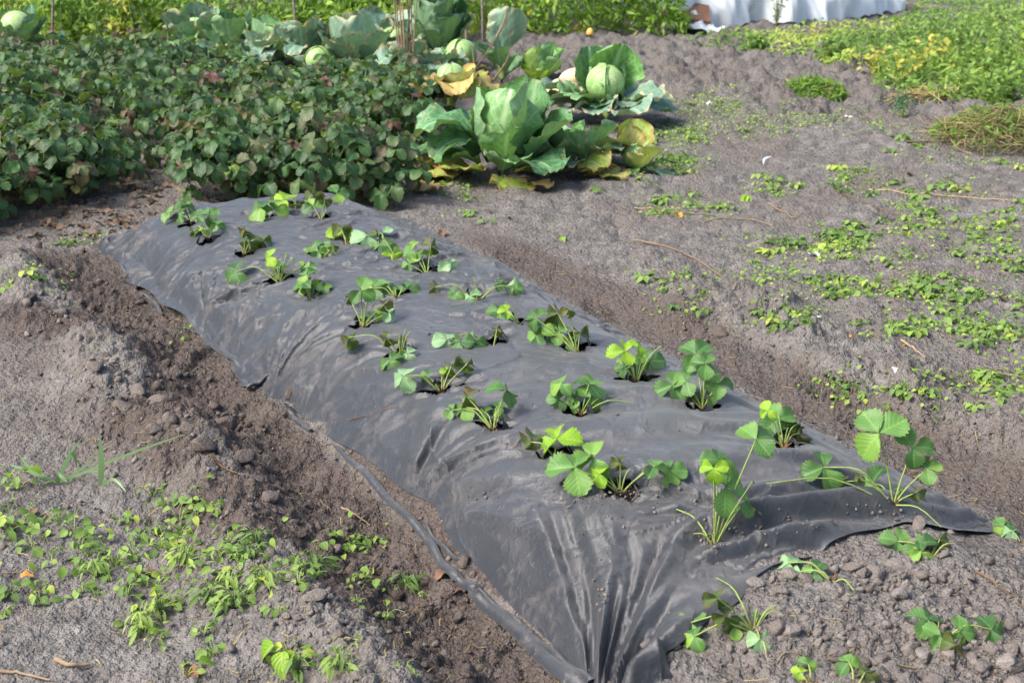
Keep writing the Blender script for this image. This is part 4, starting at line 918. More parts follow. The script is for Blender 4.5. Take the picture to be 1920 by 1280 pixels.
# seedling weeds: twelve shapes, each plant one small mesh
def seedling(seed, n=7, leaf=SLW, tall=.25):
    rng = np.random.default_rng(seed); acc = Acc()
    a = rng.uniform(0, 6.28, n); el = rng.uniform(.1, .9, n); r = rng.uniform(.05, .45, n)
    P = np.stack([np.cos(a)*r, np.sin(a)*r, rng.uniform(.08, tall, n)+.05], -1)
    nr = np.stack([np.cos(a)*.3+rng.normal(0, .3, n), np.sin(a)*.3+rng.normal(0, .3, n)-.15, np.ones(n)], -1); nr /= np.linalg.norm(nr, axis=1)[:, None]
    h = np.stack([np.cos(a), np.sin(a), -.1+0*a], -1)+rng.normal(0, .4, (n, 3)); h -= nr*(h*nr).sum(1)[:, None]
    scatter(acc, leaf, P, frames(nr, h), rng.uniform(.28, .55, n), rng.uniform(0, 1, n))
    for k in range(n):
        V, Fq = tube([(0, 0, -.05), P[k]*np.array([.5, .5, .8]), P[k]], [.02, .018, .012], 3); acc.put(V, Fq)
    return acc
SEED = [seedling(k, 5+k % 5, (SLW, SL, SLW)[k % 3]).mesh('weed_seedling', M['weed']) for k in range(12)]
def left_carpet():
    rng = np.random.default_rng(61); acc = Acc(); C = [(110, 1000), (160, 1040), (260, 1000), (330, 1010), (360, 960), (260, 1080), (440, 1070), (470, 1110), (420, 1030), (300, 1120), (90, 1090), (560, 1075), (300, 1190), (700, 1110), (550, 1250), (20, 990), (40, 930), (640, 1240), (200, 1050), (380, 1110)]
    P = np.array([(rng.normal(a, 34), rng.normal(b, 22)) for a, b in C for _ in range(13)])
    x, y, z = on_ground(P[:, 0], P[:, 1]); n = len(x); tpl = rng.random(n)
    for T_, m in ((SLW, tpl < .45), (SL, (tpl >= .45) & (tpl < .72)), (SLN, tpl >= .72)):
        k = int(m.sum()); scatter(acc, T_, np.stack([x[m], y[m], z[m]+rng.uniform(.004, .035, k)], -1), rand_frames(k, rng, .9, .9), rng.uniform(.010, .028, k), rng.uniform(.25, 1, k))
    for k in range(0, n, 3):
        a = rng.uniform(0, 6.28); L = rng.uniform(.02, .06); V, Fq = tube([(x[k], y[k], z[k]), (x[k]+math.cos(a)*L*.5, y[k]+math.sin(a)*L*.5, z[k]+.02), (x[k]+math.cos(a)*L, y[k]+math.sin(a)*L, z[k]+.018)], [.0012, .001, .0008], 3); acc.put(V, Fq, None, .8)
    add('seedling_carpet', acc.mesh('seedling_carpet', M['weed_t']), None, None, 'tangle of tiny weed leaves in the lower left patch', 'weeds', kind='stuff')
left_carpet()
def straw_bits():
    rng = np.random.default_rng(63); acc = Acc(); n = 700; px = rng.uniform(-60, 1980, n); py = rng.uniform(260, 1330, n); x, y, z = on_ground(px, py); s_, t_ = st(x, y)
    for k in np.nonzero(~((t_ > 1.36) & (t_ < 2.7) & (s_ > 2.1) & (s_ < 6.4)))[0]:
        a = rng.uniform(0, 6.28); L = rng.uniform(.012, .05); d = np.array([math.cos(a), math.sin(a), 0])*L; c = np.array([x[k], y[k], z[k]+.004]); q = c+d*.5+rng.normal(0, .005, 3); q[2] = max(q[2], gz(q[0], q[1])+.003); e = c+d; e[2] = gz(e[0], e[1])+.003
        V, Fq = tube([c, q, e], np.array([1., .9, .5])*rng.uniform(.0007, .0017), 3); acc.put(V, Fq, None, rng.uniform(0, 1))
    add('straw_bits', acc.mesh('straw_bits', M['twig_t']), None, None, 'short bits of straw and root fibre strewn on the soil', 'straw', kind='stuff')
straw_bits()
# near patch on the lower left: plants with separate leaves
LF = [mk('leaf', *simple_leaf(w_, f_, c_, 6)[:2], simple_leaf(w_, f_, c_, 6)[2], mat=M['weed']) for (w_, f_, c_) in ((.34, .3, .2), (.40, .2, .35), (.30, .5, .3), (.44, .25, .1))]
LFS = mk('leaf', *simple_leaf(.38, .5, .45, 7)[:2], simple_leaf(.38, .5, .45, 7)[2], mat=M['salad'])
FERN = seedling(77, 26, SLN, .6).mesh('feathery_weed', M['weed'])
def near_weed(px, py, size, n, label, seed, salad=0, group='oval-leaved weeds of the lower left patch'):
    rr = random.Random(seed); B = gpt(px, py); depth = B.y*math.cos(PITCH)+(CAMH-B.z)*math.sin(PITCH); S = size/F*depth
    root = emp('weed_plant', B, label, 'weed', group); acc = Acc()
    for k in range(n):
        a = rr.uniform(0, 6.28); r = S*rr.uniform(.15, .8); h = S*rr.uniform(.15, .7)
        C = Vector((math.cos(a)*r, math.sin(a)*r, h))
        nrm = Vector((math.cos(a)*.4+rr.uniform(-.4, .4), math.sin(a)*.4-.3+rr.uniform(-.4, .3), .9)).normalized()
        hd = Vector((math.cos(a)+rr.uniform(-.4, .4), math.sin(a)+rr.uniform(-.4, .4), 0)); hd = (hd-nrm*hd.dot(nrm)).normalized()
        R = Matrix((hd.cross(nrm), hd, nrm)).transposed()
        add('leaf', LFS if k < salad else LF[rr.randrange(4)], root, mat4(R, S*rr.uniform(.25, .62)*(1.6 if k < salad else 1), C))
        V, Fq = tube(smooth_path([(0, 0, -.01), (C.x*.5, C.y*.5, C.z*.75), C], 5), [.0014, .0013, .0012, .001, .0008], 4); acc.put(V, Fq)
    add('stem', acc.mesh('stem', M['stalk']), root)
NW = [(70, 985), (110, 975), (60, 1030), (95, 1045), (140, 995), (150, 1030), (165, 1060), (210, 1075), (245, 985), (265, 1010), (250, 1045), (300, 1030), (320, 1015), (340, 1000), (365, 1005), (335, 980), (330, 1050), (355, 1045), (390, 955), (345, 940), (370, 965), (400, 960), (20, 985), (265, 1085), (240, 1115), (290, 1100), (320, 1135), (270, 1150), (95, 1100), (75, 1130), (155, 1110), (180, 1120), (390, 1100), (420, 1085), (450, 1060), (440, 1100), (480, 1110), (490, 1085), (410, 1045), (430, 1020), (480, 1040), (460, 1130), (425, 1150), (550, 1060), (575, 1080), (560, 1095), (600, 1075), (520, 1145), (660, 1085), (680, 1080), (760, 1090), (800, 1120), (725, 1160), (670, 1130), (270, 1185), (300, 1200), (20, 1110), (10, 1150), (15, 1000), (640, 1240), (655, 1255), (380, 1190), (400, 1230), (760, 1260), (780, 1275), (285, 930), (310, 945)]
for k, (px, py) in enumerate(NW): near_weed(px, py, random.Random(k).uniform(26, 42)*(1 if px < 640 else .6), random.Random(k).randrange(5, 10) if px < 640 else 5, 'low oval-leaved green weed '+('by the left border below the grass clump' if px < 130 else 'in the thick middle of the lower left patch' if px < 400 and py < 1160 else 'on the right flank of the lower left patch' if px < 530 else 'scattered between the patch and the trench' if py < 1180 and px >= 530 else 'near the bottom border at lower left'), 500+k)
near_weed(35, 915, 46, 7, 'lettuce-like weed with one big yellow leaf by the left border', 601, 2, 'salad seedlings')
near_weed(215, 1062, 36, 5, 'salad seedling with one upright yellow leaf in the lower left patch', 602, 1, 'salad seedlings')
near_weed(545, 1240, 52, 8, 'light green salad seedling at the bottom border', 603, 4, 'salad seedlings')
near_weed(345, 1268, 40, 3, 'two-leaved pale salad seedling at the bottom border', 604, 2, 'salad seedlings')
near_weed(155, 1010, 30, 4, 'weed with one yellow spoon-shaped leaf in the lower left patch', 605, 1, 'salad seedlings')
near_weed(1402, 376, 22, 3, 'lone two-leaved yellow-green seedling on the right-hand soil', 606, 2, 'salad seedlings')
near_weed(1058, 446, 18, 2, 'lone yellow-green leaf seedling right of the sheet', 607, 2, 'salad seedlings')
near_weed(740, 540, 12, 2, 'tiny seedling on the sheet', 608, 0, 'stray seedlings')
bpy.data.objects.remove(bpy.data.objects[[o.name for o in bpy.data.objects if o.get('label') == 'tiny seedling on the sheet'][0]], do_unlink=True)
for o in [o for o in bpy.data.objects if o.type == 'MESH' and o.parent is None and o.name.startswith(('leaf', 'stem')) and 'category' not in o]: bpy.data.objects.remove(o, do_unlink=True)
for k, (px, py) in enumerate(((430, 1105), (465, 1055), (395, 1130), (590, 1065), (560, 1262), (265, 1180), (480, 1020), (350, 1060), (500, 1100), (300, 1150), (180, 1080), (440, 1140), (640, 1260), (760, 1100))):
    B = gpt(px, py); add('feathery_weed', FERN, None, mat4(Matrix.Rotation(k*1.3, 3, 'Z'), .075, B), 'feathery fine-leaved weed in the lower left patch', 'weed', 'feathery weeds')

RIGHT = [((1400, 330), (1920, 420), 70), ((1420, 430), (1960, 560), 190), ((1560, 540), (1960, 650), 90), ((1250, 180), (1360, 260), 90), ((1380, 210), (1560, 260), 60), ((1240, 230), (1330, 330), 60), ((1000, 370), (1420, 520), 36), ((1240, 470), (1560, 640), 40), ((1520, 620), (1940, 760), 50),
         ((1180, 300), (1260, 340), 20), ((1560, 270), (1920, 330), 30), ((1400, 140), (1920, 300), 24), ((380, 330), (760, 380), 12), ((0, 440), (200, 520), 14), ((820, 345), (1010, 400), 14), ((1400, 1240), (1500, 1290), 0), ((560, 560), (700, 900), 3), ((100, 520), (560, 860), 3), ((600, 980), (860, 1200), 10)]
def seedlings():
    rng = np.random.default_rng(21); pts = []
    for (a, b, n) in RIGHT:
        cl = max(1, n//7); cx = rng.uniform(a[0], b[0], cl); cy = rng.uniform(a[1], b[1], cl)
        for k in range(n):
            j = rng.integers(0, cl); pts.append((cx[j]+rng.normal(0, 34), cy[j]+rng.normal(0, 11)))
    P = np.array(pts); x, y, z = on_ground(P[:, 0], P[:, 1]); s, t = st(x, y)
    ok = ~((t > 1.4) & (t < 2.66) & (s > 2.2) & (s < 6.35)); x, y, z, P = x[ok], y[ok], z[ok], P[ok]
    size = rng.uniform(.030, .078, len(x))*np.where(y > 6, 1.2, 1.0)
    order = np.argsort(-size/np.maximum(y, 1)); acc = Acc(); rest = order[300:]
    for i in order[:300]:
        R = Matrix.Rotation(rng.uniform(0, 6.28), 3, 'Z')
        add('weed_seedling', SEED[int(rng.integers(0, 12))], None, mat4(R, float(size[i]), (x[i], y[i], z[i])),
            'small light green weed seedling ' + (('on the far soil beyond the large cabbage' if y[i] > 8.2 else 'among the twigs on the soil right of the cabbages' if y[i] > 6.4 else 'in the green carpet near the right border' if x[i] > 1.25 else 'on the bank right of the sheet') if x[i] > -.3 else 'on the soil left of the sheet'), 'weed', 'weed seedlings ' + ('right' if x[i] > -.3 else 'left')+' of the sheet')
    n = len(rest)*9+1500; PK = rng.integers(0, len(x), 1500)
    cx = np.concatenate([np.repeat(x[rest], 9), x[order][PK]])+rng.normal(0, .05, n); cy = np.concatenate([np.repeat(y[rest], 9), y[order][PK]])+rng.normal(0, .06, n)
    s, t = st(cx, cy); ok = ~((t > 1.36) & (t < 2.7) & (s > 2.1) & (s < 6.4)); cx, cy = cx[ok], cy[ok]
    scatter(acc, SLW, np.stack([cx, cy, ground_at(cx, cy)+rng.uniform(.003, .02, len(cx))], -1), rand_frames(len(cx), rng, 1., .6), rng.uniform(.007, .019, len(cx)), rng.uniform(.3, .98, len(cx)))
    add('seedling_carpet', acc.mesh('seedling_carpet', M['weed_t']), None, None, 'scattered tiny green seedling leaves carpeting the bare soil', 'weeds', kind='stuff')
seedlings()

# ---------------------------------------------------------------- grass, heaps, twigs, litter
def blade(root, P, wd):
    P = smooth_path(P, 14); n = len(P); T = np.gradient(P, axis=0); Sd = np.cross(T, [0.2, -1, .3]); Sd /= np.linalg.norm(Sd, axis=1)[:, None]+1e-9
    w_ = wd*np.sin(np.linspace(.35, math.pi, n))**.7; V = np.concatenate([P-Sd*w_[:, None], P+Sd*w_[:, None]]); i = np.arange(n-1)
    Fq = np.stack([i, i+1, n+i+1, n+i], -1); U = np.concatenate([np.stack([np.zeros(n), np.linspace(0, 1, n)], -1), np.stack([np.ones(n), np.linspace(0, 1, n)], -1)])
    B = np.array(root.location); add('blade', mk('blade', V-B, Fq, U, mat=M['grass']), root)
B = gpt(108, 905); root = emp('grass_tuft', B, 'long-bladed grass clump by the left border', 'grass')
for (tip, midp, wd, yo) in (((360, 862), (230, 880), .006, .05), ((132, 950), (112, 905), .010, -.02), ((155, 818), (125, 860), .006, .06), ((145, 880), (135, 850), .008, .05), ((185, 850), (150, 880), .005, .02), ((15, 870), (55, 885), .008, .03), ((35, 852), (60, 880), .008, .03), ((205, 905), (165, 895), .005, -.01)):
    e = at_y(tip[0], tip[1], B.y+yo); m_ = at_y(midp[0], midp[1], B.y+yo*.5); e.z = max(e.z, gz(e.x, e.y)+.01); m_.z = max(m_.z, gz(m_.x, m_.y)+.03); blade(root, [B, m_, e], wd*.6)
B = gpt(188, 912); root = emp('grass_tuft', B, 'single upright flat green leaf blade right of the grass clump', 'grass'); blade(root, [B, at_y(190, 870, B.y), at_y(188, 818, B.y+.01)], .008)
blade(root, [B, gpt(215, 918)+Vector((0, 0, .03)), gpt(238, 930)+Vector((0, 0, .012))], .004)

def heap(name, px, py, rx, ry, H, n, mat, label, seed, ls=(.08, .22), rad=.003, leafn=0, lmat=None, tl=(0, 1)):
    rng = np.random.default_rng(seed); B = gpt(px, py); acc = Acc(); root = emp(name, B, label, 'heap')
    for k in range(n):
        a = rng.uniform(0, 6.28); r = math.sqrt(rng.random()); X, Y = rx*r*math.cos(a), ry*r*math.sin(a); z = H*(1-r*r)*rng.uniform(.3, 1.05)+.01
        L = rng.uniform(*ls); d = rng.normal(0, 1, 3); d[2] *= .25; d /= np.linalg.norm(d)
        c = np.array([X, Y, z]); V, Fq = tube(smooth_path([c-d*L/2, c+rng.normal(0, .018, 3), c+d*L/2+np.array([0, 0, -.03])], 5), rad*rng.uniform(.5, 1.2), 4); acc.put(V, Fq, None, rng.uniform(*tl))
    add('stems', acc.mesh('stems', M[mat]), root, kind='stuff')
    if leafn:
        fa = Acc(); a = rng.uniform(0, 6.28, leafn); r = np.sqrt(rng.random(leafn)); P = np.stack([rx*r*np.cos(a), ry*r*np.sin(a), H*(1-r*r)*rng.uniform(.6, 1.1, leafn)+.015], -1)
        scatter(fa, SLN, P, rand_frames(leafn, rng, .7, 1.), rng.uniform(.025, .06, leafn), rng.uniform(0, .6, leafn)); add('wilted_leaves', fa.mesh('wilted_leaves', M[lmat]), root, kind='stuff')
heap('pulled_weed_heap', 1522, 178, .26, .28, .11, 60, 'twig_t', 'low heap of dark green wilted tops on the hoed soil', 5, leafn=1300, lmat='thicket', tl=(.2, .6))
heap('compost_heap', 1880, 258, .42, .42, .17, 700, 'hay', 'heap of dried weeds and stalks at the right border', 6, (.06, .26), .003, 900, 'thicket')
heap('dry_stalk_heap', 1740, 190, .35, .12, .04, 60, 'twig_t', 'thin scatter of tan stalks below the yellowing weeds', 7, (.15, .35), .004, tl=(.6, 1))
B = gpt(1548, 68); heap('dead_grass_tuft', 1548, 72, .16, .08, .08, 70, 'twig_t', 'small brown dead tuft in the green weed patch', 8, (.06, .14), .003, tl=(0, .2))
B = gpt(1690, 222); root = emp('dill_plant', B, 'fine feathery dill plant left of the compost heap', 'dill'); acc = Acc(); fa = Acc(); rng = np.random.default_rng(4)
for k in range(26):
    a = rng.uniform(0, 6.28); h = rng.uniform(.06, .17); r = rng.uniform(0, .05); V, Fq = tube([(0, 0, 0), (math.cos(a)*r*.5, math.sin(a)*r*.5, h*.6), (math.cos(a)*r, math.sin(a)*r, h)], [.002, .0015, .001], 3); acc.put(V, Fq)
    pp = np.array([math.cos(a)*r, math.sin(a)*r, h])+rng.normal(0, .02, (14, 3)); scatter(fa, SLN, pp, rand_frames(14, rng, .2, 1.), rng.uniform(.012, .03, 14), rng.uniform(0, .5, 14))
add('stem', acc.mesh('stem', M['stalk']), root); add('foliage', fa.mesh('foliage', M['kale']), root)

TW = [([(1185, 450), (1240, 462), (1300, 485), (1345, 515), (1378, 540)], .0042, 'long curved straw-coloured twig on the bank right of the sheet'), ([(1630, 358), (1700, 366), (1800, 372), (1925, 382)], .0055, 'long straight twig crossing to the right border'), ([(1190, 392), (1240, 398), (1290, 402), (1355, 404)], .004, 'pale stick with crumpled brown leaf on it'),
      ([(1440, 384), (1465, 396), (1485, 410), (1500, 405)], .004, 'short forked pale twig near the right-hand seedlings'), ([(1700, 268), (1780, 266), (1900, 266)], .005, 'straight dry stick below the compost heap'), ([(1580, 365), (1640, 390), (1700, 410)], .003, 'thin dark bent twig below the long straight one'),
      ([(1700, 180), (1730, 190), (1785, 210)], .007, 'thick tan stalk below the yellowing weeds'), ([(1680, 195), (1705, 215), (1740, 234)], .004, 'curved yellow stalk beside the dill'), ([(640, 795), (680, 785), (715, 772), (748, 766)], .0014, 'thin dark root lying on the sheet left side'), ([(965, 1130), (985, 1100), (993, 1075), (999, 1060)], .0025, 'bent brown stem leaning on the front left slope of the sheet'),
      ([(640, 953), (665, 968), (695, 988)], .003, 'short yellow straw in the left trench'), ([(395, 855), (420, 880), (445, 890)], .003, 'short dark twig on the left ridge'), ([(0, 1262), (40, 1266), (95, 1280)], .004, 'pale stalk at the lower left corner'), ([(105, 1240), (135, 1250), (170, 1250)], .006, 'peeling pale bark strip at the lower left'),
      ([(985, 320), (1020, 318), (1062, 335)], .004, 'thin tan twig before the bitten cabbage'), ([(1845, 700), (1880, 704), (1925, 712)], .003, 'thin twig at the right border on the bank'), ([(1570, 690), (1600, 720), (1590, 740)], .002, 'tiny root on the right bank'), ([(1830, 1075), (1870, 1100), (1925, 1150)], .0022, 'thin dark root on the soil at the right border'), ([(1320, 418), (1400, 412), (1450, 425)], .003, 'low thin twig lying among the right-hand seedlings'), ([(1690, 640), (1720, 662), (1735, 672)], .004, 'short straw on the right-hand soil')]
for (pix, r, lab) in TW:
    P = smooth_path([spt(px, py, .006) for px, py in pix], 16); rng = np.random.default_rng(int(pix[0][0])); P += rng.normal(0, .0007, P.shape); P[:, 2] = np.maximum(P[:, 2], [surf_h(p[0], p[1])+r for p in P])
    B = P[0].copy(); V, Fq = tube(P-B, r*np.linspace(1.1, .5, 16), 6); add('twig', mk('twig', V, Fq, mat=M['crown' if 'dark' in lab or 'brown stem' in lab else 'twig']), None, Matrix.Translation(Vector(B)), lab, 'twig', 'twigs and straws on the soil')
# bundle of dry upright stems behind the large cabbage
B = gpt(768, 190); root = emp('dry_stem_bundle', B, 'bundle of tall dry brown stems standing behind the large green cabbage', 'dry stems')
rr = random.Random(8)
for k in range(11):
    a = rr.uniform(-.16, .16); h = rr.uniform(.75, 1.2); x0 = rr.uniform(-.05, .05); y0 = rr.uniform(-.05, .05)
    P = smooth_path([(x0, y0, -.02), (x0+a*.2*h+rr.uniform(-.02, .02), y0, h*.5), (x0+a*.5*h, y0+rr.uniform(-.08, .08), h)], 9); V, Fq = tube(P, np.linspace(.007, .003, 9), 5); add('stem', mk('stem', V, Fq, mat=M['twig']), root)
B = gpt(856, 182); root = emp('dead_branch', B, 'dead forked twig sticking up behind the large green cabbage', 'branch')
for pix in ([(856, 182), (890, 130), (915, 95), (960, 25)], [(893, 155), (888, 110), (885, 85)], [(930, 70), (945, 40), (950, 10)], [(925, 150), (950, 115), (958, 85)]):
    P = smooth_path([at_y(px, py, B.y+.02*k) for k, (px, py) in enumerate(pix)], 10); V, Fq = tube(P-np.array(B), np.linspace(.008, .003, 10), 5); add('branch', mk('branch', V, Fq, mat=M['twig']), root)
for k, (px, py, tx, ty, lab) in enumerate(((322, 60, 314, -60, 'dark thin stake in the thicket left of the cabbage row'), (352, 55, 350, -60, 'dark thin stake with white tie in the thicket'), (556, 70, 543, -60, 'brown stake behind the grey-green cabbages'), (472, 60, 468, -60, 'thin stake behind the cabbages, between the dark and the brown'), (96, 70, 98, -50, 'pale thin cane behind the upper left cabbage'), (875, 70, 866, -60, 'thin stake behind the kale'), (905, 60, 900, -60, 'brown stake right of the kale'))):
    B = gpt(px, py+20); e = at_y(tx, ty, B.y+.1); V, Fq = tube(smooth_path([B-Vector((0, 0, .1)), B.lerp(e, .5)+Vector((.01, 0, 0)), e], 8)-np.array(B), .013, 6); add('stake', mk('stake', V, Fq, mat=M['stake']), None, Matrix.Translation(B), lab, 'stake', 'stakes in the thicket')

# litter
LM = [mk('fallen_leaf', *leaflet_mesh('f', 1, .4, .5+.2*k, .3*k, k, 9, 5, .04, .08), mat=M['litter']) for k in range(4)]
for m_ in LM: pass
def litter():
    rng = np.random.default_rng(31); acc = Acc(); n = 1500
    px = rng.uniform(0, 800, n); py = rng.uniform(270, 450, n); x, y, z = on_ground(px, py); s, t = st(x, y)
    ok = (s > 6.4) & ((rng.random(n) < .32) | (np.abs(x+2.0) < .25)); x, y, z = x[ok], y[ok], z[ok]; k = len(x)
    scatter(acc, leaflet_mesh('f', 1, .4, .5, .3, 3, 7, 3, .04, .08), np.stack([x, y, z+.012], -1), rand_frames(k, rng, .9, .9), rng.uniform(.018, .045, k), rng.random(k))
    add('leaf_litter', acc.mesh('leaf_litter', M['litter_t']), None, None, 'brown dead leaf litter under the old strawberry rows', 'leaf litter', kind='stuff')
    spots = [(325, 338, 'o'), (318, 352, 'o'), (350, 366, 'r'), (300, 372, 'r'), (215, 418, 'p'), (90, 420, 'r'), (290, 1083, 'big'), (205, 975, 'o'), (65, 1085, 'p'), (1592, 640, 'o'), (1700, 655, 'o'), (1700, 330, 'p'), (1555, 438, 'o'), (1700, 440, 'o'), (1270, 404, 'r'), (1765, 390, 'o'), (1480, 232, 'o'), (915, 403, 'o'), (960, 412, 'o'), (360, 1258, 'r'), (65, 968, 'r'), (1700, 545, 'o'), (1870, 562, 'r'), (830, 438, 'p'), (870, 1108, 'r'), (838, 1078, 'p'), (1720, 118, 'p')]
    lab = {'o': 'small orange fallen leaf on bare soil', 'r': 'reddish brown curled fallen leaf on bare soil', 'p': 'pale tan fallen leaf on bare soil', 'big': 'largest orange spotted fallen leaf in the lower left weeds'}
    for k, (px, py, c) in enumerate(spots):
        B = gpt(px, py); d = B.y; S = (.055 if c == 'big' else .022 if c == 'o' else .035)*(1 if d < 6 else 1.3)
        R = Matrix.Rotation(rng.uniform(0, 6.28), 3, 'Z') @ Matrix.Rotation(rng.uniform(-.3, .3), 3, 'X'); add('fallen_leaf', LM[k % 4], None, mat4(R, S, B+Vector((0, 0, .008))), lab[c], 'fallen leaf', 'fallen leaves, '+c.replace('big', 'orange').replace('o', 'orange') if c == 'big' else 'fallen leaves '+{'o': 'orange', 'r': 'reddish', 'p': 'pale'}[c])
litter()
def scrap(px, py, S, lab, seed):
    rng = np.random.default_rng(seed); B = gpt(px, py); n = 7; a = np.linspace(-1, 1, n); X, Y = np.meshgrid(a, a, indexing='ij'); rad = S*(1+.35*vn(X*3+seed, Y*3, seed))
    V = np.stack([X*rad, Y*rad*.6, S*.5*(1+vn(X*2.3, Y*2.3+seed, seed+1))], -1).reshape(-1, 3); add('paper_scrap', mk('paper_scrap', V, grid_faces(n, n), mat=M['white']), None, Matrix.Translation(B) @ Matrix.Rotation(rng.uniform(0, 6), 4, 'Z'), lab, 'scrap', 'white scraps on the soil')
scrap(1525, 480, .020, 'crumpled white scrap among the seedlings on the right', 1); scrap(1682, 694, .016, 'white scrap on the bank near the right border', 2); scrap(1533, 600, .010, 'tiny white scrap on the bank edge', 3); scrap(1590, 214, .022, 'white scrap on the far soil left of the dill', 4); scrap(1328, 196, .03, 'pale scrap beside the far weed clump', 5)
B = gpt(1432, 308); root = emp('feather', B, 'white curved feather standing on the right-hand soil', 'feather')
P = smooth_path([(0, 0, 0), (.005, 0, .03), (.045, .01, .045)], 10); V, Fq = tube(P, np.linspace(.0025, .0008, 10), 4); add('quill', mk('quill', V, Fq, mat=M['white']), root)
T = np.gradient(P, axis=0); Sd = np.cross(T, [0, -1, 0]); Sd /= np.linalg.norm(Sd, axis=1)[:, None]; wv = .009*np.sin(np.linspace(.3, 3.1, 10)); V = np.concatenate([P-Sd*wv[:, None], P+Sd*wv[:, None]]); i_ = np.arange(9)
add('vane', mk('vane', V+np.array([0, .002, 0]), np.stack([i_, i_+1, 10+i_+1, 10+i_], -1), mat=M['white']), root)

# ---------------------------------------------------------------- fleece tunnel and board at the back
def fleece():
    n, m = 150, 40; u = np.linspace(0, 1, n)[:, None]; v = np.linspace(0, 1, m)[None]
    A = np.array([1.42, 14.75]); Bv = np.array([4.55, 16.6]); ax = Bv-A; L = np.linalg.norm(ax); ax /= L; pr = np.array([-ax[1], ax[0]])
    ang = math.pi*v; hgt = (.85+.22*vn(u*5, u*0, 515))*(1-.45*sm(.8, 1., u))
    r = .75
    off = -r*np.cos(ang)+r; z = hgt*np.sin(ang)**.8
    fold = (.22*vn(u*6+2.2*v, u*2+v*2.5, 501)+.13*vn(u*14-4*v, v*4+u*3, 503)+.06*np.abs(vn(u*27+7*v, v*7, 505))+.03*vn(u*60-9*v, v*9, 506))*(1-np.sin(ang)*.6)
    off = off+fold-.18*np.cos(ang)*(1-np.sin(ang))*(vn(u*6, u*0, 507)+.6)
    x = A[0]+ax[0]*L*u+pr[0]*off; y = A[1]+ax[1]*L*u+pr[1]*off
    zz = z+.02*vn(u*30, v*9, 509)+ground_h(x, y)*.5+.02
    o = add('fleece_tunnel', mk('fleece_tunnel', np.stack([x+0*v, y+0*v, zz], -1).reshape(-1, 3), grid_faces(n, m)[:, ::-1], mat=M['fleece']), None, None, 'long white fleece tunnel draped in folds at the top right', 'fleece tunnel')
    a = np.linspace(0, 1, 40)[:, None]; b = np.linspace(0, 1, 26)[None]; c = at(1300, 62, 0)
    X = float(c[0])-.28+.62*a; Y = float(c[1])-.1+.5*b; Z = .03+.05*fbm(X+0*b, Y+0*a, 6., 2, 511)+.13*np.exp(-((a-.55)/.3)**2-((b-.6)/.4)**2)
    add('fleece_end', mk('fleece_end', np.stack([X+0*b+.03*vn(b*6, a*3, 1), Y+0*a, np.maximum(Z, .015)+ground_h(X+0*b, Y+0*a)], -1).reshape(-1, 3), grid_faces(40, 26)[:, ::-1], mat=M['fleece']), o)
    B = gpt(1284, 58); V = [(-.26, -.2, 0), (.26, -.14, 0), (.26, .3, 0), (-.26, .26, 0)]; V += [(p[0], p[1], .03) for p in V]
    add('board', mk('board', V, [(3, 2, 1, 0), (4, 5, 6, 7), (0, 1, 5, 4), (1, 2, 6, 5), (2, 3, 7, 6), (3, 0, 4, 7)], smooth=False, mat=M['board']), None, Matrix.Translation(B+Vector((0, .05, .17))) @ Matrix.Rotation(.18, 4, 'Y') @ Matrix.Rotation(.3, 4, 'X'), 'small brown board weighing down the left end of the fleece', 'board')
    for k, (px, py) in enumerate(((1402, 44), (1462, 46), (1455, 48))):
        bush(px, py, .42, .10, 60, 'litter_t', ('dry brown weed before the fleece, left', 'dry brown weed before the fleece, right', 'short dry weed before the fleece, right of centre')[k], 70+k, (.0, .4), 'dry weeds before the fleece', ls=(.03, .06), leaf=SLN)
fleece()

# ---------------------------------------------------------------- clods and crumbs
def clod_tpl(seed, sub):
    import bmesh
    bm = bmesh.new(); bmesh.ops.create_icosphere(bm, subdivisions=sub, radius=1.0)
    V = np.array([v.co[:] for v in bm.verts]); Fq = np.array([[v.index for v in f.verts] for f in bm.faces]); bm.free()
    n = vn(V[:, 0]*1.3+seed*7+V[:, 2]*.7, V[:, 1]*1.3+V[:, 2]*1.1, seed)+.6*vn(V[:, 0]*3+V[:, 2]*2, V[:, 1]*3+seed-V[:, 2], seed+3)+(.35*vn(V[:, 0]*7+V[:, 2]*5, V[:, 1]*7-V[:, 2]*4+seed, seed+7) if sub > 2 else 0)
    V = V*(1+.22*n)[:, None]
    rg = np.random.default_rng(seed+300)
    for _ in range(9):
        q = rg.normal(0, 1, 3); q /= np.linalg.norm(q); d = rg.uniform(.45, .8); p = V@q; V = V-np.where(p > d, p-d, 0)[:, None]*.9*q
    V = V*np.array([1.1, .9, .7]); return V, Fq, np.tile([.5, .5], (len(V), 1))
CT = [clod_tpl(k, 2) for k in range(6)]; CT3 = [clod_tpl(k+20, 3) for k in range(4)]
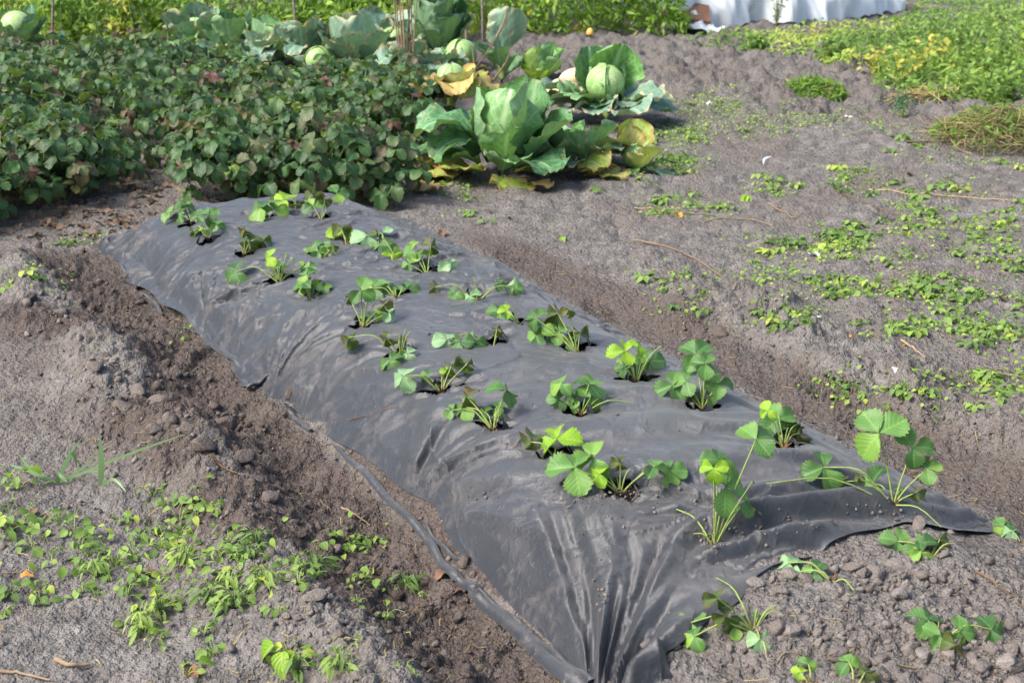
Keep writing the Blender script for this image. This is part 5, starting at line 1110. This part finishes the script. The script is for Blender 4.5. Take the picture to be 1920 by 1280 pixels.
def clods():
    rng = np.random.default_rng(51); n = 60000
    px = rng.uniform(-150, 2070, n); py = rng.uniform(380, 1400, n); x, y, z = on_ground(px, py); s, t = st(x, y)
    k = 1-sm(5.9, 6.6, s)
    w_ = .05+.5*np.exp(-((t-1.0)/.2)**2)*k+.45*np.exp(-((t-1.25)/.12)**2)*k+.55*((s < 2.22) & (t > 1.42) & (t < 3.0))+.7*np.exp(-((t-2.95)/.2)**2)*(s < 4.6)
    w_ *= .25+1.1*sm(-.35, .5, fbm(x, y, 2.5, 2, 521))
    cov = (t > 1.38) & (t < 2.64) & (s > 2.3) & (s < 6.3)
    ok = (rng.random(n) < w_*.30) & ~cov
    x, y, z, s, t = x[ok], y[ok], z[ok], s[ok], t[ok]; m = len(x)
    S = np.exp(rng.normal(math.log(.0052), .6, m)); S = np.clip(S, .003, .020)*(.75+.07*y)*(.7+.5*np.exp(-((t-1.0)/.25)**2)+.5*((s < 2.3) & (t > 1.42) & (t < 3.0)))
    moist = np.exp(-((t-1.22)/.2)**4)*.8+np.exp(-((t-2.85)/.19)**4)*.6
    tint = np.clip(.62-.6*moist+rng.normal(0, .16, m), 0, 1)
    acc = Acc(); pick = rng.integers(0, 6, m)
    big = np.argsort(-S/y)[:90]; isb = np.zeros(m, bool); isb[big] = True
    for q in range(6):
        j = (pick == q) & ~isb; kk = int(j.sum())
        scatter(acc, CT[q], np.stack([x[j], y[j], z[j]+S[j]*.25], -1), rand_frames(kk, rng, .6, 1.2), S[j], tint[j])
    add('soil_crumbs', acc.mesh('soil_crumbs', M['clod']), None, None, 'loose crumbs and small clods of soil', 'soil', kind='stuff')
    def one(X, Y, Z, Sz, tn, q, lab):
        V, Fq, U = CT3[q]; a = Acc(); a.put(np.asarray(V)*Sz, Fq, U, tn); R = Matrix.Rotation(rng.uniform(0, 6.28), 4, 'Z') @ Matrix.Rotation(rng.uniform(-.5, .5), 4, 'X')
        add('soil_clod', a.mesh('soil_clod', M['clod']), None, Matrix.Translation((X, Y, Z+Sz*.25)) @ R, lab, 'clod', 'larger soil clods')
    for j in big:
        side = 'on the ridge and trench left of the sheet' if t[j] < 1.5 else 'on the bare soil mound in front of the sheet' if s[j] < 2.3 and t[j] < 2.9 else 'on the soil right of the sheet'
        one(x[j], y[j], z[j], S[j]*1.15, float(tint[j]), int(rng.integers(0, 4)), 'rounded soil clod '+side)
    for (a, b, r, tn, lab) in ((547, 740, .034, .15, 'large dark round clod against the left edge of the sheet'), (262, 742, .04, .8, 'grey clod heap piece on top of the left ridge'), (300, 762, .045, .75, 'broad grey clod on the crest of the left ridge'), (140, 625, .035, .6, 'angular grey clod on the upper left ridge'), (85, 640, .03, .35, 'dark clod left of the angular grey clod'), (870, 1060, .026, .3, 'dark clod lying on the rolled hem'), (1350, 630, .04, .3, 'big dark clod breaking off the right bank'), (420, 800, .04, .45, 'rough clod on the inner side of the left ridge'), (450, 860, .035, .4, 'brown clod near the trench on the ridge'), (262, 570, .024, .2, 'small dark clod beside the far left edge of the sheet'), (320, 792, .034, .7, 'grey lump below the crest of the left ridge'), (352, 806, .03, .6, 'lump on the ridge slope facing the trench'), (228, 768, .028, .75, 'pale lump left of the ridge crest'), (292, 808, .03, .8, 'pale lump in front of the ridge crest'), (385, 838, .036, .5, 'brown lump near the ridge foot'), (470, 905, .034, .6, 'lump on the near part of the left ridge'), (505, 935, .026, .55, 'small lump on the near part of the left ridge'), (330, 702, .03, .5, 'dark lump behind the ridge crest'), (180, 694, .034, .7, 'grey lump halfway along the left ridge'), (118, 592, .036, .55, 'big lump at the far part of the left ridge'), (58, 560, .03, .6, 'lump at the left border on the far ridge'), (402, 764, .028, .35, 'dark lump on the trench side of the ridge')):
        if r:
            g_ = gpt(a, b); one(g_.x, g_.y, g_.z, r, tn*.55, int(rng.integers(0, 4)), lab)
    # crumbs spilled on the sheet
    acc = Acc(); P = []
    for (a, b, sx, sy, c) in ((1150, 930, 50, 10, 160), (1060, 915, 30, 8, 40), (890, 935, 26, 8, 50), (1210, 965, 60, 14, 50), (800, 965, 26, 10, 60), (860, 1060, 20, 26, 60), (1130, 1130, 8, 40, 60), (1380, 960, 50, 20, 60), (960, 1180, 30, 20, 30), (1700, 960, 60, 10, 90), (1500, 1000, 70, 14, 60), (1070, 860, 200, 60, 60), (700, 600, 200, 60, 30), (1090, 1240, 20, 16, 120), (550, 760, 20, 8, 40), (1330, 1010, 14, 10, 60), (700, 915, 30, 30, 60), (620, 830, 25, 18, 60), (480, 730, 20, 14, 60), (1000, 1195, 40, 34, 120), (330, 585, 30, 20, 50), (1450, 1092, 40, 14, 90), (1600, 1040, 40, 14, 90), (1280, 1170, 20, 20, 70), (1800, 985, 50, 10, 90)):
        for k2 in range(c): P.append((rng.normal(a, sx), rng.normal(b, sy)))
    pts = np.array([tuple(spt(a, b)) for a, b in P]); m = len(pts); S = np.clip(np.exp(rng.normal(math.log(.0024), .55, m)), .0012, .009); pts[:, 2] += S*.3
    tn = rng.uniform(.2, .9, m)
    for q in range(6):
        j = np.arange(m) % 6 == q; scatter(acc, clod_tpl(q+40, 1), pts[j], rand_frames(int(j.sum()), rng, .6, 1.2), S[j], tn[j])
    add('spilled_crumbs', acc.mesh('spilled_crumbs', M['clod']), None, None, 'soil crumbs spilled over the black sheet', 'soil', kind='stuff')
clods()
bpy.context.view_layer.update()
